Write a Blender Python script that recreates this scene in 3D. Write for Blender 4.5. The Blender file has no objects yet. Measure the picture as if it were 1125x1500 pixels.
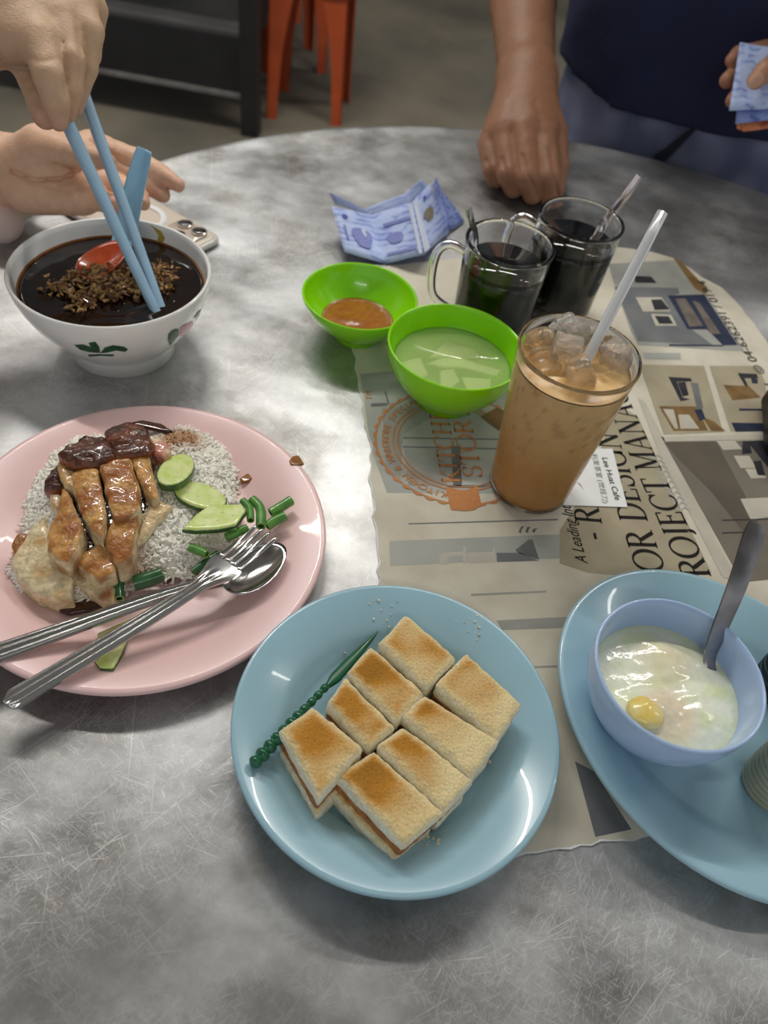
import bpy, math, random
import numpy as np
from mathutils import Vector, Matrix
random.seed(7); np.random.seed(7)
SC = bpy.context.scene
COL = SC.collection
TZ = 0.75                      # table top above the floor
CAMH = 0.42                    # camera above the table top
# ------------------------------------------------------------------ camera
FPX = 1127.0; PITCH = math.radians(48.777); ROLL = math.radians(10.343)
_fw = np.array([0, math.cos(PITCH), -math.sin(PITCH)]); _r0 = np.array([1., 0, 0]); _u0 = np.cross(_r0, _fw)
_R = math.cos(ROLL)*_r0 + math.sin(ROLL)*_u0; _U = -math.sin(ROLL)*_r0 + math.cos(ROLL)*_u0
EYE = np.array([0, 0, TZ+CAMH])
cam_d = bpy.data.cameras.new('camera'); cam = bpy.data.objects.new('camera', cam_d); COL.objects.link(cam)
cam_d.sensor_fit = 'VERTICAL'; cam_d.sensor_height = 36.0; cam_d.lens = FPX/1500*36.0
cam_d.clip_start = 0.01; cam_d.clip_end = 60
cam_d.dof.use_dof = True; cam_d.dof.focus_distance = 0.47; cam_d.dof.aperture_fstop = 7.5
cam.matrix_world = Matrix(((_R[0], _U[0], -_fw[0], EYE[0]), (_R[1], _U[1], -_fw[1], EYE[1]), (_R[2], _U[2], -_fw[2], EYE[2]), (0, 0, 0, 1)))
SC.camera = cam
# ------------------------------------------------------------------ world, exposure
w = bpy.data.worlds.new('world'); SC.world = w; w.use_nodes = True
w.node_tree.nodes['Background'].inputs[0].default_value = (0.90, 0.95, 1.0, 1)
w.node_tree.nodes['Background'].inputs[1].default_value = 0.48
vs = SC.view_settings; vs.view_transform = 'Standard'; vs.look = 'None'; vs.gamma = 1.0; vs.use_curve_mapping = False
vs.exposure = 0.16
# fluorescent tubes under the ceiling; all after the first two are added fill: (x, y, watts)
TUBES = [(-0.85, 1.75, 27.0), (0.55, 2.0, 20.0), (1.5, 3.9, 12.0), (-2.4, 2.6, 5.0), (2.0, 1.0, 6.0), (0.2, -1.4, 7.0)]
TUBE_Z = 2.62
CEIL_Z = 3.0
# ------------------------------------------------------------------ helpers
def at(px, py, z=0.0):
    d = (px-562.5)/FPX*_R - (py-750)/FPX*_U + _fw
    return EYE + d*((TZ+z-EYE[2])/d[2])
def atd(px, py, dep):
    d = (px-562.5)/FPX*_R - (py-750)/FPX*_U + _fw
    return EYE + d*dep
def P3(x, y, z): return np.array([x, y, z+TZ], float)
def proj(P):
    d = np.asarray(P, float)-EYE; z = d@_fw
    return np.stack([562.5+FPX*(d@_R)/z, 750-FPX*(d@_U)/z], -1)
WO = {}                        # world origin of every object
def tag(o, label, cat, group=None):
    o['label'] = label; o['category'] = cat
    if group: o['group'] = group
    return o
def thing(name, loc, label, cat, group=None):
    o = bpy.data.objects.new(name, None); COL.objects.link(o); o.empty_display_size = 0.02
    o.location = Vector(loc); WO[o] = np.array(loc, float)
    return tag(o, label, cat, group)
def mk(name, V, F, mat, parent=None, smooth=True, col=None, flat_angle=None):
    V = np.asarray(V, float).reshape(-1, 3)
    org = np.array([(V[:, 0].min()+V[:, 0].max())/2, (V[:, 1].min()+V[:, 1].max())/2, V[:, 2].min()])
    me = bpy.data.meshes.new(name)
    me.from_pydata((V-org).tolist(), [], [list(map(int, f)) for f in F]); me.update()
    if smooth: me.polygons.foreach_set('use_smooth', [True]*len(me.polygons))
    if col is not None:
        a = me.attributes.new('col', 'FLOAT_COLOR', 'POINT')
        c = np.ones((len(V), 4), np.float32); c[:, :col.shape[1]] = col
        a.data.foreach_set('color', c.ravel())
    if smooth and flat_angle: me.set_sharp_from_angle(angle=math.radians(flat_angle))
    me.materials.append(mat)
    o = bpy.data.objects.new(name, me); COL.objects.link(o); WO[o] = org
    if parent is not None:
        o.parent = parent; o.location = Vector(org-WO[parent])
    else: o.location = Vector(org)
    return o
def join(parts):
    V = []; F = []; n = 0
    for v, f in parts:
        v = np.asarray(v, float).reshape(-1, 3); V.append(v); F += [[i+n for i in q] for q in f]; n += len(v)
    return np.concatenate(V), F
def lathe(prof, c, seg=64, sx=1.0, sy=1.0, rot=0.0, rfun=None):
    """prof: closed loop or open line of (r, z); r=0 points collapse to a pole"""
    V = []; F = []; rows = []
    cr, sr = math.cos(rot), math.sin(rot)
    for r, z in prof:
        if r < 1e-7: rows.append([len(V)]); V.append((c[0], c[1], c[2]+z)); continue
        row = []
        for i in range(seg):
            a = 2*math.pi*i/seg; rr = r*(rfun(a, r, z) if rfun else 1)
            x, y = rr*math.cos(a)*sx, rr*math.sin(a)*sy
            row.append(len(V)); V.append((c[0]+x*cr-y*sr, c[1]+x*sr+y*cr, c[2]+z))
        rows.append(row)
    for a, b in zip(rows, rows[1:]):
        if len(a) == 1 and len(b) == 1: continue
        for i in range(seg):
            j = (i+1) % seg
            if len(a) == 1: F.append((a[0], b[j], b[i]))
            elif len(b) == 1: F.append((a[i], a[j], b[0]))
            else: F.append((a[i], a[j], b[j], b[i]))
    return np.array(V), F
def cr(pts, n=8):
    """Catmull-Rom through the points (any dimension)"""
    p = np.array(pts, float); p = np.vstack([2*p[0]-p[1], p, 2*p[-1]-p[-2]]); out = []
    for i in range(1, len(p)-2):
        for t in np.linspace(0, 1, n, endpoint=False):
            a, b, c, d = p[i-1:i+3]
            out.append(.5*((2*b)+(c-a)*t+(2*a-5*b+4*c-d)*t*t+(3*b-a-3*c+d)*t**3))
    out.append(p[-2]); return np.array(out)
def nrm(v): return v/(np.linalg.norm(v, axis=-1, keepdims=True)+1e-12)
def frames(path, up=(0, 0, 1)):
    T = nrm(np.gradient(path, axis=0)); up = np.broadcast_to(np.array(up, float), T.shape)
    S = nrm(np.cross(T, up)); N = nrm(np.cross(S, T)); return T, S, N
def tube(path, rad, seg=12, cap=True, up=(0, 0, 1), sq=1.0):
    path = np.asarray(path, float); rad = np.broadcast_to(np.asarray(rad, float), (len(path),))
    T, S, N = frames(path, up); a = np.arange(seg)/seg*2*math.pi
    ca, sa = np.cos(a), np.sin(a)
    if sq != 1.0: ca = np.sign(ca)*np.abs(ca)**sq; sa = np.sign(sa)*np.abs(sa)**sq
    V = (path[:, None]+rad[:, None, None]*(ca[None, :, None]*S[:, None]+sa[None, :, None]*N[:, None])).reshape(-1, 3)
    F = []
    for i in range(len(path)-1):
        for j in range(seg):
            k = (j+1) % seg; F.append((i*seg+j, i*seg+k, (i+1)*seg+k, (i+1)*seg+j))
    if cap: F.append(list(range(seg))[::-1]); F.append([(len(path)-1)*seg+j for j in range(seg)])
    return V, F
def ribbon(path, wid, prof, thick, nlat=9, up=(0, 0, 1)):
    """strip swept along path; prof(s, t) lifts it (s in -1..1 across, t 0..1 along)"""
    path = np.asarray(path, float); n = len(path); wid = np.broadcast_to(np.asarray(wid, float), (n,))
    T, S, N = frames(path, up); s = np.linspace(-1, 1, nlat); t = np.linspace(0, 1, n)
    off = np.array([[prof(a, b) for a in s] for b in t])
    top = path[:, None]+S[:, None]*(s[None, :, None]*wid[:, None, None])+N[:, None]*off[..., None]
    bot = top-N[:, None]*np.broadcast_to(np.asarray(thick, float), (n,))[:, None, None]
    V = np.concatenate([top.reshape(-1, 3), bot.reshape(-1, 3)]); m = n*nlat; F = []
    for i in range(n-1):
        for j in range(nlat-1):
            a = i*nlat+j; q = (a, a+1, a+nlat+1, a+nlat); F.append(q); F.append(tuple(x+m for x in q[::-1]))
    for i in range(n-1):
        a = i*nlat; F.append((a, a+nlat, a+nlat+m, a+m)); a += nlat-1; F.append((a+nlat, a, a+m, a+nlat+m))
    for j in range(nlat-1):
        F.append((j+1, j, j+m, j+1+m)); a = (n-1)*nlat+j; F.append((a, a+1, a+1+m, a+m))
    return V, F
def prism(poly, z0, z1):
    """flat polygon (xy) extruded between world heights z0 and z1"""
    n = len(poly); V = [(p[0], p[1], z1) for p in poly]+[(p[0], p[1], z0) for p in poly]
    ar = sum(poly[i][0]*poly[(i+1) % n][1]-poly[(i+1) % n][0]*poly[i][1] for i in range(n))
    top = list(range(n)); F = [top if ar > 0 else top[::-1], ([i+n for i in top][::-1]) if ar > 0 else [i+n for i in top]]
    for i in range(n):
        j = (i+1) % n; F.append((i, i+n, j+n, j) if ar > 0 else (i, j, j+n, i+n))
    return V, F
def box(c, s, rz=0.0, rx=0.0):
    V = np.array([(x, y, z) for x in (-.5, .5) for y in (-.5, .5) for z in (-.5, .5)])*np.array(s)
    F = [(0, 1, 3, 2), (4, 6, 7, 5), (0, 4, 5, 1), (2, 3, 7, 6), (0, 2, 6, 4), (1, 5, 7, 3)]
    M = np.array(Matrix.Rotation(rz, 3, 'Z') @ Matrix.Rotation(rx, 3, 'X'))
    return V@M.T+np.array(c), F
def rbox(c, s, r, rz=0.0, n=4):
    """box with rounded upright corners and chamfered top and bottom"""
    pts = []
    for sx, sy, a0 in ((1, 1, 0), (-1, 1, 90), (-1, -1, 180), (1, -1, 270)):
        for k in range(n+1):
            a = math.radians(a0+90*k/n); pts.append((sx*(s[0]/2-r)+r*math.cos(a), sy*(s[1]/2-r)+r*math.sin(a)))
    e = min(r*.35, s[2]*.3); rings = []
    for z, ins in ((-s[2]/2, e), (-s[2]/2+e, 0), (s[2]/2-e, 0), (s[2]/2, e)):
        rings.append([(x*(1-ins/(s[0]/2)), y*(1-ins/(s[1]/2)), z) for x, y in pts])
    m = len(pts); V = np.array(sum(rings, [])); F = [list(range(m))[::-1], [3*m+i for i in range(m)]]
    for q in range(3):
        for i in range(m): j = (i+1) % m; F.append((q*m+i, q*m+j, (q+1)*m+j, (q+1)*m+i))
    M = np.array(Matrix.Rotation(rz, 3, 'Z')); return V@M.T+np.array(c), F
# --- smooth noise
_ND = nrm(np.random.randn(24, 3)); _NP = np.random.rand(24)*6.28
def noise(P, scale, seed=0):
    P = np.asarray(P, float)*scale; o = 0
    for k in range(6):
        i = (seed*5+k*3) % 24
        o = o+np.sin(P@_ND[i]*(1+.35*k)+_NP[i]+1.7*np.sin(P@_ND[(i+7) % 24]*1.3+_NP[(i+11) % 24]))
    return o/6
# --- signed distance shapes meshed by surface nets
def smin(a, b, k):
    h = np.clip(.5+.5*(b-a)/k, 0, 1); return b+(a-b)*h-k*h*(1-h)
def capsule(P, a, b, ra, rb):
    a = np.asarray(a, np.float32); b = np.asarray(b, np.float32); ba = b-a; pa = P-a
    t = np.clip(pa@ba/max(float(ba@ba), 1e-12), 0, 1)
    return np.linalg.norm(pa-t[..., None]*ba, axis=-1)-(ra+(rb-ra)*t)
def ellipsoid(P, c, axes, rad):
    q = (P-np.asarray(c, np.float32))@np.asarray(axes, np.float32).T; rad = np.asarray(rad, np.float32)
    k0 = np.linalg.norm(q/rad, axis=-1); k1 = np.linalg.norm(q/rad**2, axis=-1)
    return k0*(k0-1)/(k1+1e-9)
def polysd(Q, poly):
    """2D signed distance to polygon"""
    poly = np.asarray(poly, np.float32); d = np.full(Q.shape[:-1], 1e9, np.float32); s = np.ones(Q.shape[:-1], np.float32)
    n = len(poly)
    for i in range(n):
        a, b = poly[i], poly[i-1]; e = b-a; wv = Q-a
        t = np.clip(wv@e/float(e@e+1e-12), 0, 1); r = wv-t[..., None]*e; d = np.minimum(d, (r**2).sum(-1))
        c1 = Q[..., 1] >= a[1]; c2 = Q[..., 1] < b[1]; c3 = e[0]*wv[..., 1] > e[1]*wv[..., 0]
        fl = (c1 & c2 & c3) | (~c1 & ~c2 & ~c3); s = np.where(fl, -s, s)
    return s*np.sqrt(d)
def surfnet(f, lo, hi, h):
    lo = np.asarray(lo, float); hi = np.asarray(hi, float); n = np.maximum(((hi-lo)/h).astype(int)+2, 3)
    ax = [lo[i]+h*np.arange(n[i]) for i in range(3)]
    P = np.stack(np.meshgrid(*ax, indexing='ij'), -1).astype(np.float32)
    v = f(P).astype(np.float64); ins = v < 0
    c = [(i, j, k) for i in (0, 1) for j in (0, 1) for k in (0, 1)]
    sh = lambda A, o: A[o[0]:n[0]-1+o[0], o[1]:n[1]-1+o[1], o[2]:n[2]-1+o[2]]
    cnt = sum(sh(ins, o).astype(int) for o in c); mask = (cnt > 0) & (cnt < 8)
    idx = np.full(mask.shape, -1, int); ids = np.argwhere(mask); idx[mask] = np.arange(len(ids))
    acc = np.zeros((len(ids), 3)); num = np.zeros(len(ids))
    for p in c:
        for d in range(3):
            if p[d]: continue
            q = list(p); q[d] = 1
            va = sh(v, p)[mask]; vb = sh(v, q)[mask]; m = (va < 0) != (vb < 0)
            t = np.where(m, va/np.where(m, va-vb, 1), 0)
            pos = np.tile(np.array(p, float), (len(ids), 1)); pos[:, d] = t
            acc[m] += pos[m]; num[m] += 1
    V = lo+h*(ids+acc/num[:, None])
    F = []
    for d in range(3):
        a, b = (d+1) % 3, (d+2) % 3
        sl0 = [slice(None)]*3; sl1 = [slice(None)]*3; sl0[d] = slice(0, -1); sl1[d] = slice(1, None)
        A = ins[tuple(sl0)]; B = ins[tuple(sl1)]; e = np.argwhere(A != B)
        ok = (e[:, a] > 0) & (e[:, b] > 0) & (e[:, a] < n[a]-1) & (e[:, b] < n[b]-1); e = e[ok]
        s = A[tuple(e.T)]
        def cell(da, db):
            g = e.copy(); g[:, a] += da; g[:, b] += db; return idx[tuple(g.T)]
        q = np.stack([cell(-1, -1), cell(0, -1), cell(0, 0), cell(-1, 0)], 1)
        q[~s] = q[~s][:, ::-1]; F.append(q)
    return V, np.concatenate(F).tolist()
def puff(poly, z0, z1, rnd, amp, nsc, seed, h, tilt=None, dome=0.0):
    """rounded, uneven slab with a polygon outline (world xy), between world heights z0 and z1"""
    poly = np.asarray(poly, np.float32); zc = (z0+z1)/2; hz = (z1-z0)/2; ctr = poly.mean(0)
    tl = np.zeros(2, np.float32) if tilt is None else np.asarray(tilt, np.float32)
    def f(P):
        d2 = polysd(P[..., :2], poly)+rnd; zz = P[..., 2]-zc-(P[..., :2]-ctr)@tl
        if dome: zz = zz+dome*np.clip(1+d2/.02, 0, 1)*np.where(zz > 0, 1, 0)
        dz = np.abs(zz)-(hz-rnd); q = np.stack([d2, dz], -1)
        o_ = np.linalg.norm(np.maximum(q, 0), axis=-1)+np.minimum(np.maximum(d2, dz), 0)-rnd
        return o_+amp*noise(P, nsc, seed)+amp*.5*noise(P, nsc*2.3, seed+3)
    m = .004+abs(tl).max()*.03
    lo = np.array([poly[:, 0].min()-.003, poly[:, 1].min()-.003, z0-m]); hi = np.array([poly[:, 0].max()+.003, poly[:, 1].max()+.003, z1+m])
    return surfnet(f, lo, hi, h)
def vnormals(V, F):
    F = np.array(F); N = np.zeros_like(V)
    fn = np.cross(V[F[:, 2]]-V[F[:, 0]], V[F[:, 3]]-V[F[:, 1]])
    for k in range(4): np.add.at(N, F[:, k], fn)
    return nrm(N)
def sstep(a, b, x): t = np.clip((x-a)/(b-a), 0, 1); return t*t*(3-2*t)
def mixc(a, b, t): t = np.asarray(t)[..., None]; return np.array(a)*(1-t)+np.array(b)*t
# ------------------------------------------------------------------ materials
def lin(h):
    """sRGB 0-255 triple to linear"""
    c = np.array(h, float)/255; return tuple(np.where(c <= .04045, c/12.92, ((c+.055)/1.055)**2.4))
def pm(name, rgb, rough=.5, metal=0.0, noise_amt=0.0, nscale=30.0, rgb2=None, bump=0.0, bscale=200.0, trans=0.0, ior=1.45, sss=0.0,
       coat=0.0, attr=False, spec=.5, ndetail=4.0, rvar=0.0, alpha=1.0):
    m = bpy.data.materials.new(name); m.use_nodes = True; nt = m.node_tree; b = nt.nodes['Principled BSDF']
    b.inputs['Base Color'].default_value = (*rgb, 1); b.inputs['Roughness'].default_value = rough; b.inputs['Metallic'].default_value = metal
    b.inputs['Transmission Weight'].default_value = trans; b.inputs['IOR'].default_value = ior; b.inputs['Coat Weight'].default_value = coat
    b.inputs['Specular IOR Level'].default_value = spec
    if sss: b.inputs['Subsurface Weight'].default_value = sss; b.inputs['Subsurface Radius'].default_value = (.01, .005, .003); b.inputs['Subsurface Scale'].default_value = .5
    b.inputs['Alpha'].default_value = alpha
    src = None
    if attr:
        a = nt.nodes.new('ShaderNodeAttribute'); a.attribute_name = 'col'; src = a.outputs['Color']
    tc = nt.nodes.new('ShaderNodeTexCoord')
    if noise_amt or rgb2 is not None:
        n = nt.nodes.new('ShaderNodeTexNoise'); n.inputs['Scale'].default_value = nscale; n.inputs['Detail'].default_value = ndetail
        nt.links.new(tc.outputs['Object'], n.inputs['Vector'])
        rmp = nt.nodes.new('ShaderNodeMapRange'); rmp.inputs[1].default_value = .35; rmp.inputs[2].default_value = .65
        nt.links.new(n.outputs['Fac'], rmp.inputs[0])
        mx = nt.nodes.new('ShaderNodeMix'); mx.data_type = 'RGBA'
        if rgb2 is None:
            mx.blend_type = 'MULTIPLY'; mx.inputs['B'].default_value = (1-noise_amt,)*3+(1,)
        else: mx.inputs['B'].default_value = (*rgb2, 1)
        if src: nt.links.new(src, mx.inputs['A'])
        else: mx.inputs['A'].default_value = (*rgb, 1)
        nt.links.new(rmp.outputs[0], mx.inputs['Factor']); src = mx.outputs['Result']
        if rvar:
            rr = nt.nodes.new('ShaderNodeMapRange'); rr.inputs[3].default_value = rough-rvar; rr.inputs[4].default_value = rough+rvar
            nt.links.new(rmp.outputs[0], rr.inputs[0]); nt.links.new(rr.outputs[0], b.inputs['Roughness'])
    if src: nt.links.new(src, b.inputs['Base Color'])
    if bump:
        n2 = nt.nodes.new('ShaderNodeTexNoise'); n2.inputs['Scale'].default_value = bscale; n2.inputs['Detail'].default_value = 3
        nt.links.new(tc.outputs['Object'], n2.inputs['Vector'])
        bp = nt.nodes.new('ShaderNodeBump'); bp.inputs['Strength'].default_value = 1; bp.inputs['Distance'].default_value = bump
        nt.links.new(n2.outputs['Fac'], bp.inputs['Height']); nt.links.new(bp.outputs[0], b.inputs['Normal'])
    return m
def steel_table():
    m = bpy.data.materials.new('scratched_steel'); m.use_nodes = True; nt = m.node_tree; b = nt.nodes['Principled BSDF']; L = nt.links.new; N = nt.nodes.new
    tc = N('ShaderNodeTexCoord')
    def ns(scale, detail=4, mp=None, rough=.55):
        n = N('ShaderNodeTexNoise'); n.inputs['Scale'].default_value = scale; n.inputs['Detail'].default_value = detail; n.inputs['Roughness'].default_value = rough
        L(mp if mp else tc.outputs['Object'], n.inputs['Vector']); return n.outputs['Fac']
    def rng(x, a, c, o0=0., o1=1.):
        r = N('ShaderNodeMapRange'); L(x, r.inputs[0])
        for i, v in ((1, a), (2, c), (3, o0), (4, o1)): r.inputs[i].default_value = v
        return r.outputs[0]
    def mth(op, a, c):
        k = N('ShaderNodeMath'); k.operation = op
        for i, v in ((0, a), (1, c)):
            if isinstance(v, (int, float)): k.inputs[i].default_value = v
            else: L(v, k.inputs[i])
        return k.outputs[0]
    scr = None
    for ang, th, sx, sy in ((38, .665, 900, 14), (-52, .69, 700, 11), (12, .685, 1000, 18), (75, .68, 800, 20), (-15, .695, 600, 8), (55, .68, 1200, 26), (-80, .69, 900, 16), (25, .63, 2600, 60), (-35, .63, 2400, 70), (62, .635, 2800, 80), (-66, .635, 2300, 64), (5, .64, 2600, 70)):
        mp = N('ShaderNodeMapping'); mp.inputs['Rotation'].default_value = (0, 0, math.radians(ang)); L(tc.outputs['Object'], mp.inputs[0])
        mp2 = N('ShaderNodeMapping'); mp2.inputs['Scale'].default_value = (sx/100, sy/100, 1); mp2.inputs['Location'].default_value = (ang, ang*.7, 0); L(mp.outputs[0], mp2.inputs[0])
        x = rng(ns(100, 2, mp2.outputs[0]), th, th+.05); scr = x if scr is None else mth('MAXIMUM', scr, x)
    wear = rng(ns(9, 4), .36, .60); scr = mth('MULTIPLY', scr, wear)
    blot = rng(ns(11, 5), .38, .62); fine = rng(ns(260, 5), .3, .7); stain = rng(ns(17, 4, None, .6), .52, .68)
    mx = N('ShaderNodeMix'); mx.data_type = 'RGBA'; mx.inputs['A'].default_value = (.32, .315, .31, 1); mx.inputs['B'].default_value = (.54, .545, .55, 1); L(blot, mx.inputs['Factor'])
    m2 = N('ShaderNodeMix'); m2.data_type = 'RGBA'; m2.blend_type = 'MULTIPLY'; L(mx.outputs['Result'], m2.inputs['A']); m2.inputs['B'].default_value = (.62, .58, .53, 1); L(mth('MULTIPLY', stain, .8), m2.inputs['Factor'])
    m4 = N('ShaderNodeMix'); m4.data_type = 'RGBA'; m4.blend_type = 'MULTIPLY'; L(m2.outputs['Result'], m4.inputs['A']); m4.inputs['B'].default_value = (.90, .90, .90, 1); L(fine, m4.inputs['Factor'])
    m3 = N('ShaderNodeMix'); m3.data_type = 'RGBA'; L(m4.outputs['Result'], m3.inputs['A']); m3.inputs['B'].default_value = (.85, .86, .87, 1); L(mth('MULTIPLY', scr, .42), m3.inputs['Factor'])
    L(m3.outputs['Result'], b.inputs['Base Color'])
    L(rng(ns(14, 4), .35, .65, .34, .52), b.inputs['Roughness']); b.inputs['Metallic'].default_value = .78
    bp = N('ShaderNodeBump'); bp.inputs['Strength'].default_value = 1; bp.inputs['Distance'].default_value = .006
    hh = mth('ADD', ns(7, 2), mth('MULTIPLY', ns(26, 2), .16)); L(mth('ADD', mth('ADD', hh, mth('MULTIPLY', ns(420, 3), .006)), mth('MULTIPLY', scr, .004)), bp.inputs['Height'])
    L(bp.outputs[0], b.inputs['Normal']); return m
M = {}
M['table'] = steel_table()
M['floor'] = pm('floor_concrete', lin((116, 109, 94)), .75, rgb2=lin((86, 82, 73)), nscale=2.2, bump=.002, bscale=30, ndetail=6)
M['ceil'] = pm('ceiling_paint', (.74, .75, .74), .8, noise_amt=.1, nscale=3)
M['wall'] = pm('wall_paint', (.32, .34, .33), .8, noise_amt=.15, nscale=2)
M['lampbody'] = pm('lamp_enamel', (.8, .8, .8), .4, noise_amt=.05)
M['darkmetal'] = pm('dark_painted_steel', (.018, .017, .018), .5, noise_amt=.3, nscale=12)
M['darkshelf'] = pm('dark_shelf', (.10, .095, .092), .5, noise_amt=.3, nscale=6)
M['orange'] = pm('orange_plastic', lin((186, 82, 42)), .4, noise_amt=.12, nscale=14)
M['steel'] = pm('polished_steel', (.62, .61, .6), .22, 1.0, noise_amt=.12, nscale=60)
M['chrome'] = pm('bright_steel', (.75, .74, .72), .14, 1.0, noise_amt=.1, nscale=80)
M['pink'] = pm('pink_melamine', lin((238, 201, 199)), .3, noise_amt=.03, nscale=30, coat=.15)
M['blue'] = pm('blue_melamine', lin((160, 197, 212)), .22, noise_amt=.04, nscale=30, coat=.3)
M['perib'] = pm('periwinkle_melamine', lin((176, 201, 236)), .22, noise_amt=.03, nscale=30, coat=.3)
M['green'] = pm('lime_plastic', lin((150, 230, 12)), .22, noise_amt=.03, nscale=30, coat=.3)
M['china'] = pm('white_china', lin((246, 244, 239)), .15, noise_amt=.03, nscale=20, coat=.5)
M['glass'] = pm('mug_glass', (.97, .985, .97), .02, trans=1.0, ior=1.47)
M['plastic'] = pm('clear_plastic', (.96, .94, .97), .05, trans=1.0, ior=1.22)
M['ice'] = pm('ice', (.99, .975, .95), .10, trans=.80, ior=1.31, bump=.0012, bscale=240)
M['straw'] = pm('straw_plastic', (.93, .93, .93), .2, trans=.55, ior=1.3)
M['stick'] = pm('chopstick_plastic', lin((160, 194, 218)), .4, noise_amt=.06, nscale=60)
M['spoonblue'] = pm('spoon_melamine', lin((160, 210, 238)), .25, noise_amt=.04, nscale=40, coat=.3)
M['attr'] = pm('painted_by_attribute', (1, 1, 1), .55, attr=True, noise_amt=.1, nscale=300)
M['attrgloss'] = pm('glossy_food', (1, 1, 1), .38, attr=True, noise_amt=.28, nscale=330, bump=.0015, bscale=240, coat=.45)
M['attrsmooth'] = pm('wet_sauce', (1, 1, 1), .15, attr=True, noise_amt=.15, nscale=400, bump=.0004, bscale=200, coat=.4)
M['bread'] = pm('bread_crumb', (1, 1, 1), .85, attr=True, noise_amt=.2, nscale=800, bump=.0012, bscale=600, spec=.2)
M['skin'] = pm('skin', (1, 1, 1), .5, attr=True, noise_amt=.1, nscale=120, bump=.0004, bscale=500, sss=.12)
M['paper'] = pm('newsprint', lin((216, 210, 194)), .85, rgb2=lin((198, 190, 172)), nscale=22, bump=.0004, bscale=40, spec=.2)
M['white'] = pm('white_paper', lin((236, 238, 238)), .7, noise_amt=.05, nscale=40, spec=.3)
M['ink'] = pm('black_ink', lin((28, 26, 24)), .7, noise_amt=.3, nscale=300, spec=.2)
def ink(name, c, c2=None, s=60): return pm(name, lin(c), .8, rgb2=lin(c2) if c2 else lin(tuple(x*.88 for x in c)), nscale=s, spec=.2)
M['orangeink'] = ink('orange_ink', (198, 136, 86), (186, 126, 82), 300)
# ================================================================== the setting
def struct(o): o['kind'] = 'structure'; return o
X0, X1, Y0, Y1 = -5.0, 5.0, -3.5, 7.5
struct(mk('floor', *box((0, 2, -.05), (10, 11, .1)), M['floor'], smooth=False))
struct(mk('ceiling', *box((0, 2, CEIL_Z+.05), (10, 11, .1)), M['ceil'], smooth=False))
struct(mk('wall_back', *box((0, Y1+.05, CEIL_Z/2), (10, .1, CEIL_Z)), M['wall'], smooth=False))
# fluorescent fittings under the ceiling
TNAMES = ['above the left far side of the round table', 'above the head of the standing man', 'added as unseen fill farthest towards the back wall', 'added as unseen fill over the dark shelf table', 'added as unseen fill on the side of the standing man', 'added as unseen fill behind the camera']
for (tx, ty, tw), tn in zip(TUBES, TNAMES):
    t = thing('ceiling_light', (tx, ty, TUBE_Z), 'white fluorescent tube fitting '+tn, 'lamp', 'fluorescent ceiling fittings')
    mk('housing', *box((tx, ty, TUBE_Z+.07), (1.25, .09, .05)), M['lampbody'], t, smooth=False)
    for s in (-1, 1):
        mk('hanger', *tube([(tx+s*.5, ty, TUBE_Z+.09), (tx+s*.5, ty, CEIL_Z)], .006, 8, up=(0, 1, 0)), M['lampbody'], t)
        mk('tube_holder', *box((tx+s*.605, ty, TUBE_Z+.03), (.02, .04, .05)), M['lampbody'], t, smooth=False)
    ld = bpy.data.lights.new('fluorescent_tube', 'AREA'); ld.shape = 'RECTANGLE'; ld.size = 1.16; ld.size_y = .05
    ld.energy = tw; ld.color = (1.0, .965, .90)
    lo = bpy.data.objects.new('fluorescent_tube', ld); COL.objects.link(lo); lo.parent = t; lo.location = (0, 0, .035)
# ================================================================== round steel table
TC = (.165, .4856); TR = .583
t = thing('round_table', (*TC, 0), 'large round scratched stainless steel coffee shop table', 'table')
prof = [(0, 0), (TR*.5, 0), (TR-.03, 0), (TR-.018, .0008), (TR-.010, .0022), (TR-.004, .0025), (TR-.0005, .001), (TR, -.002), (TR, -.03), (TR-.004, -.032), (TR-.006, -.028), (TR-.02, -.012), (0, -.012)]
mk('tabletop', *lathe(prof[::-1], (*TC, TZ), 160), M['table'], t)
mk('pedestal', *lathe([(0, .02), (.045, .02), (.045, TZ-.013), (0, TZ-.013)][::-1], (*TC, 0), 32), M['darkmetal'], t)
for k in range(4):
    a = k*math.pi/2+.6; c, s = math.cos(a), math.sin(a)
    mk('foot', *box((TC[0]+c*.19, TC[1]+s*.19, .02), (.34, .06, .04), rz=a), M['darkmetal'], t, smooth=False)
    mk('bracket', *box((TC[0]+c*.17, TC[1]+s*.17, TZ-.026), (.3, .04, .026), rz=a), M['darkmetal'], t, smooth=False)
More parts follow.
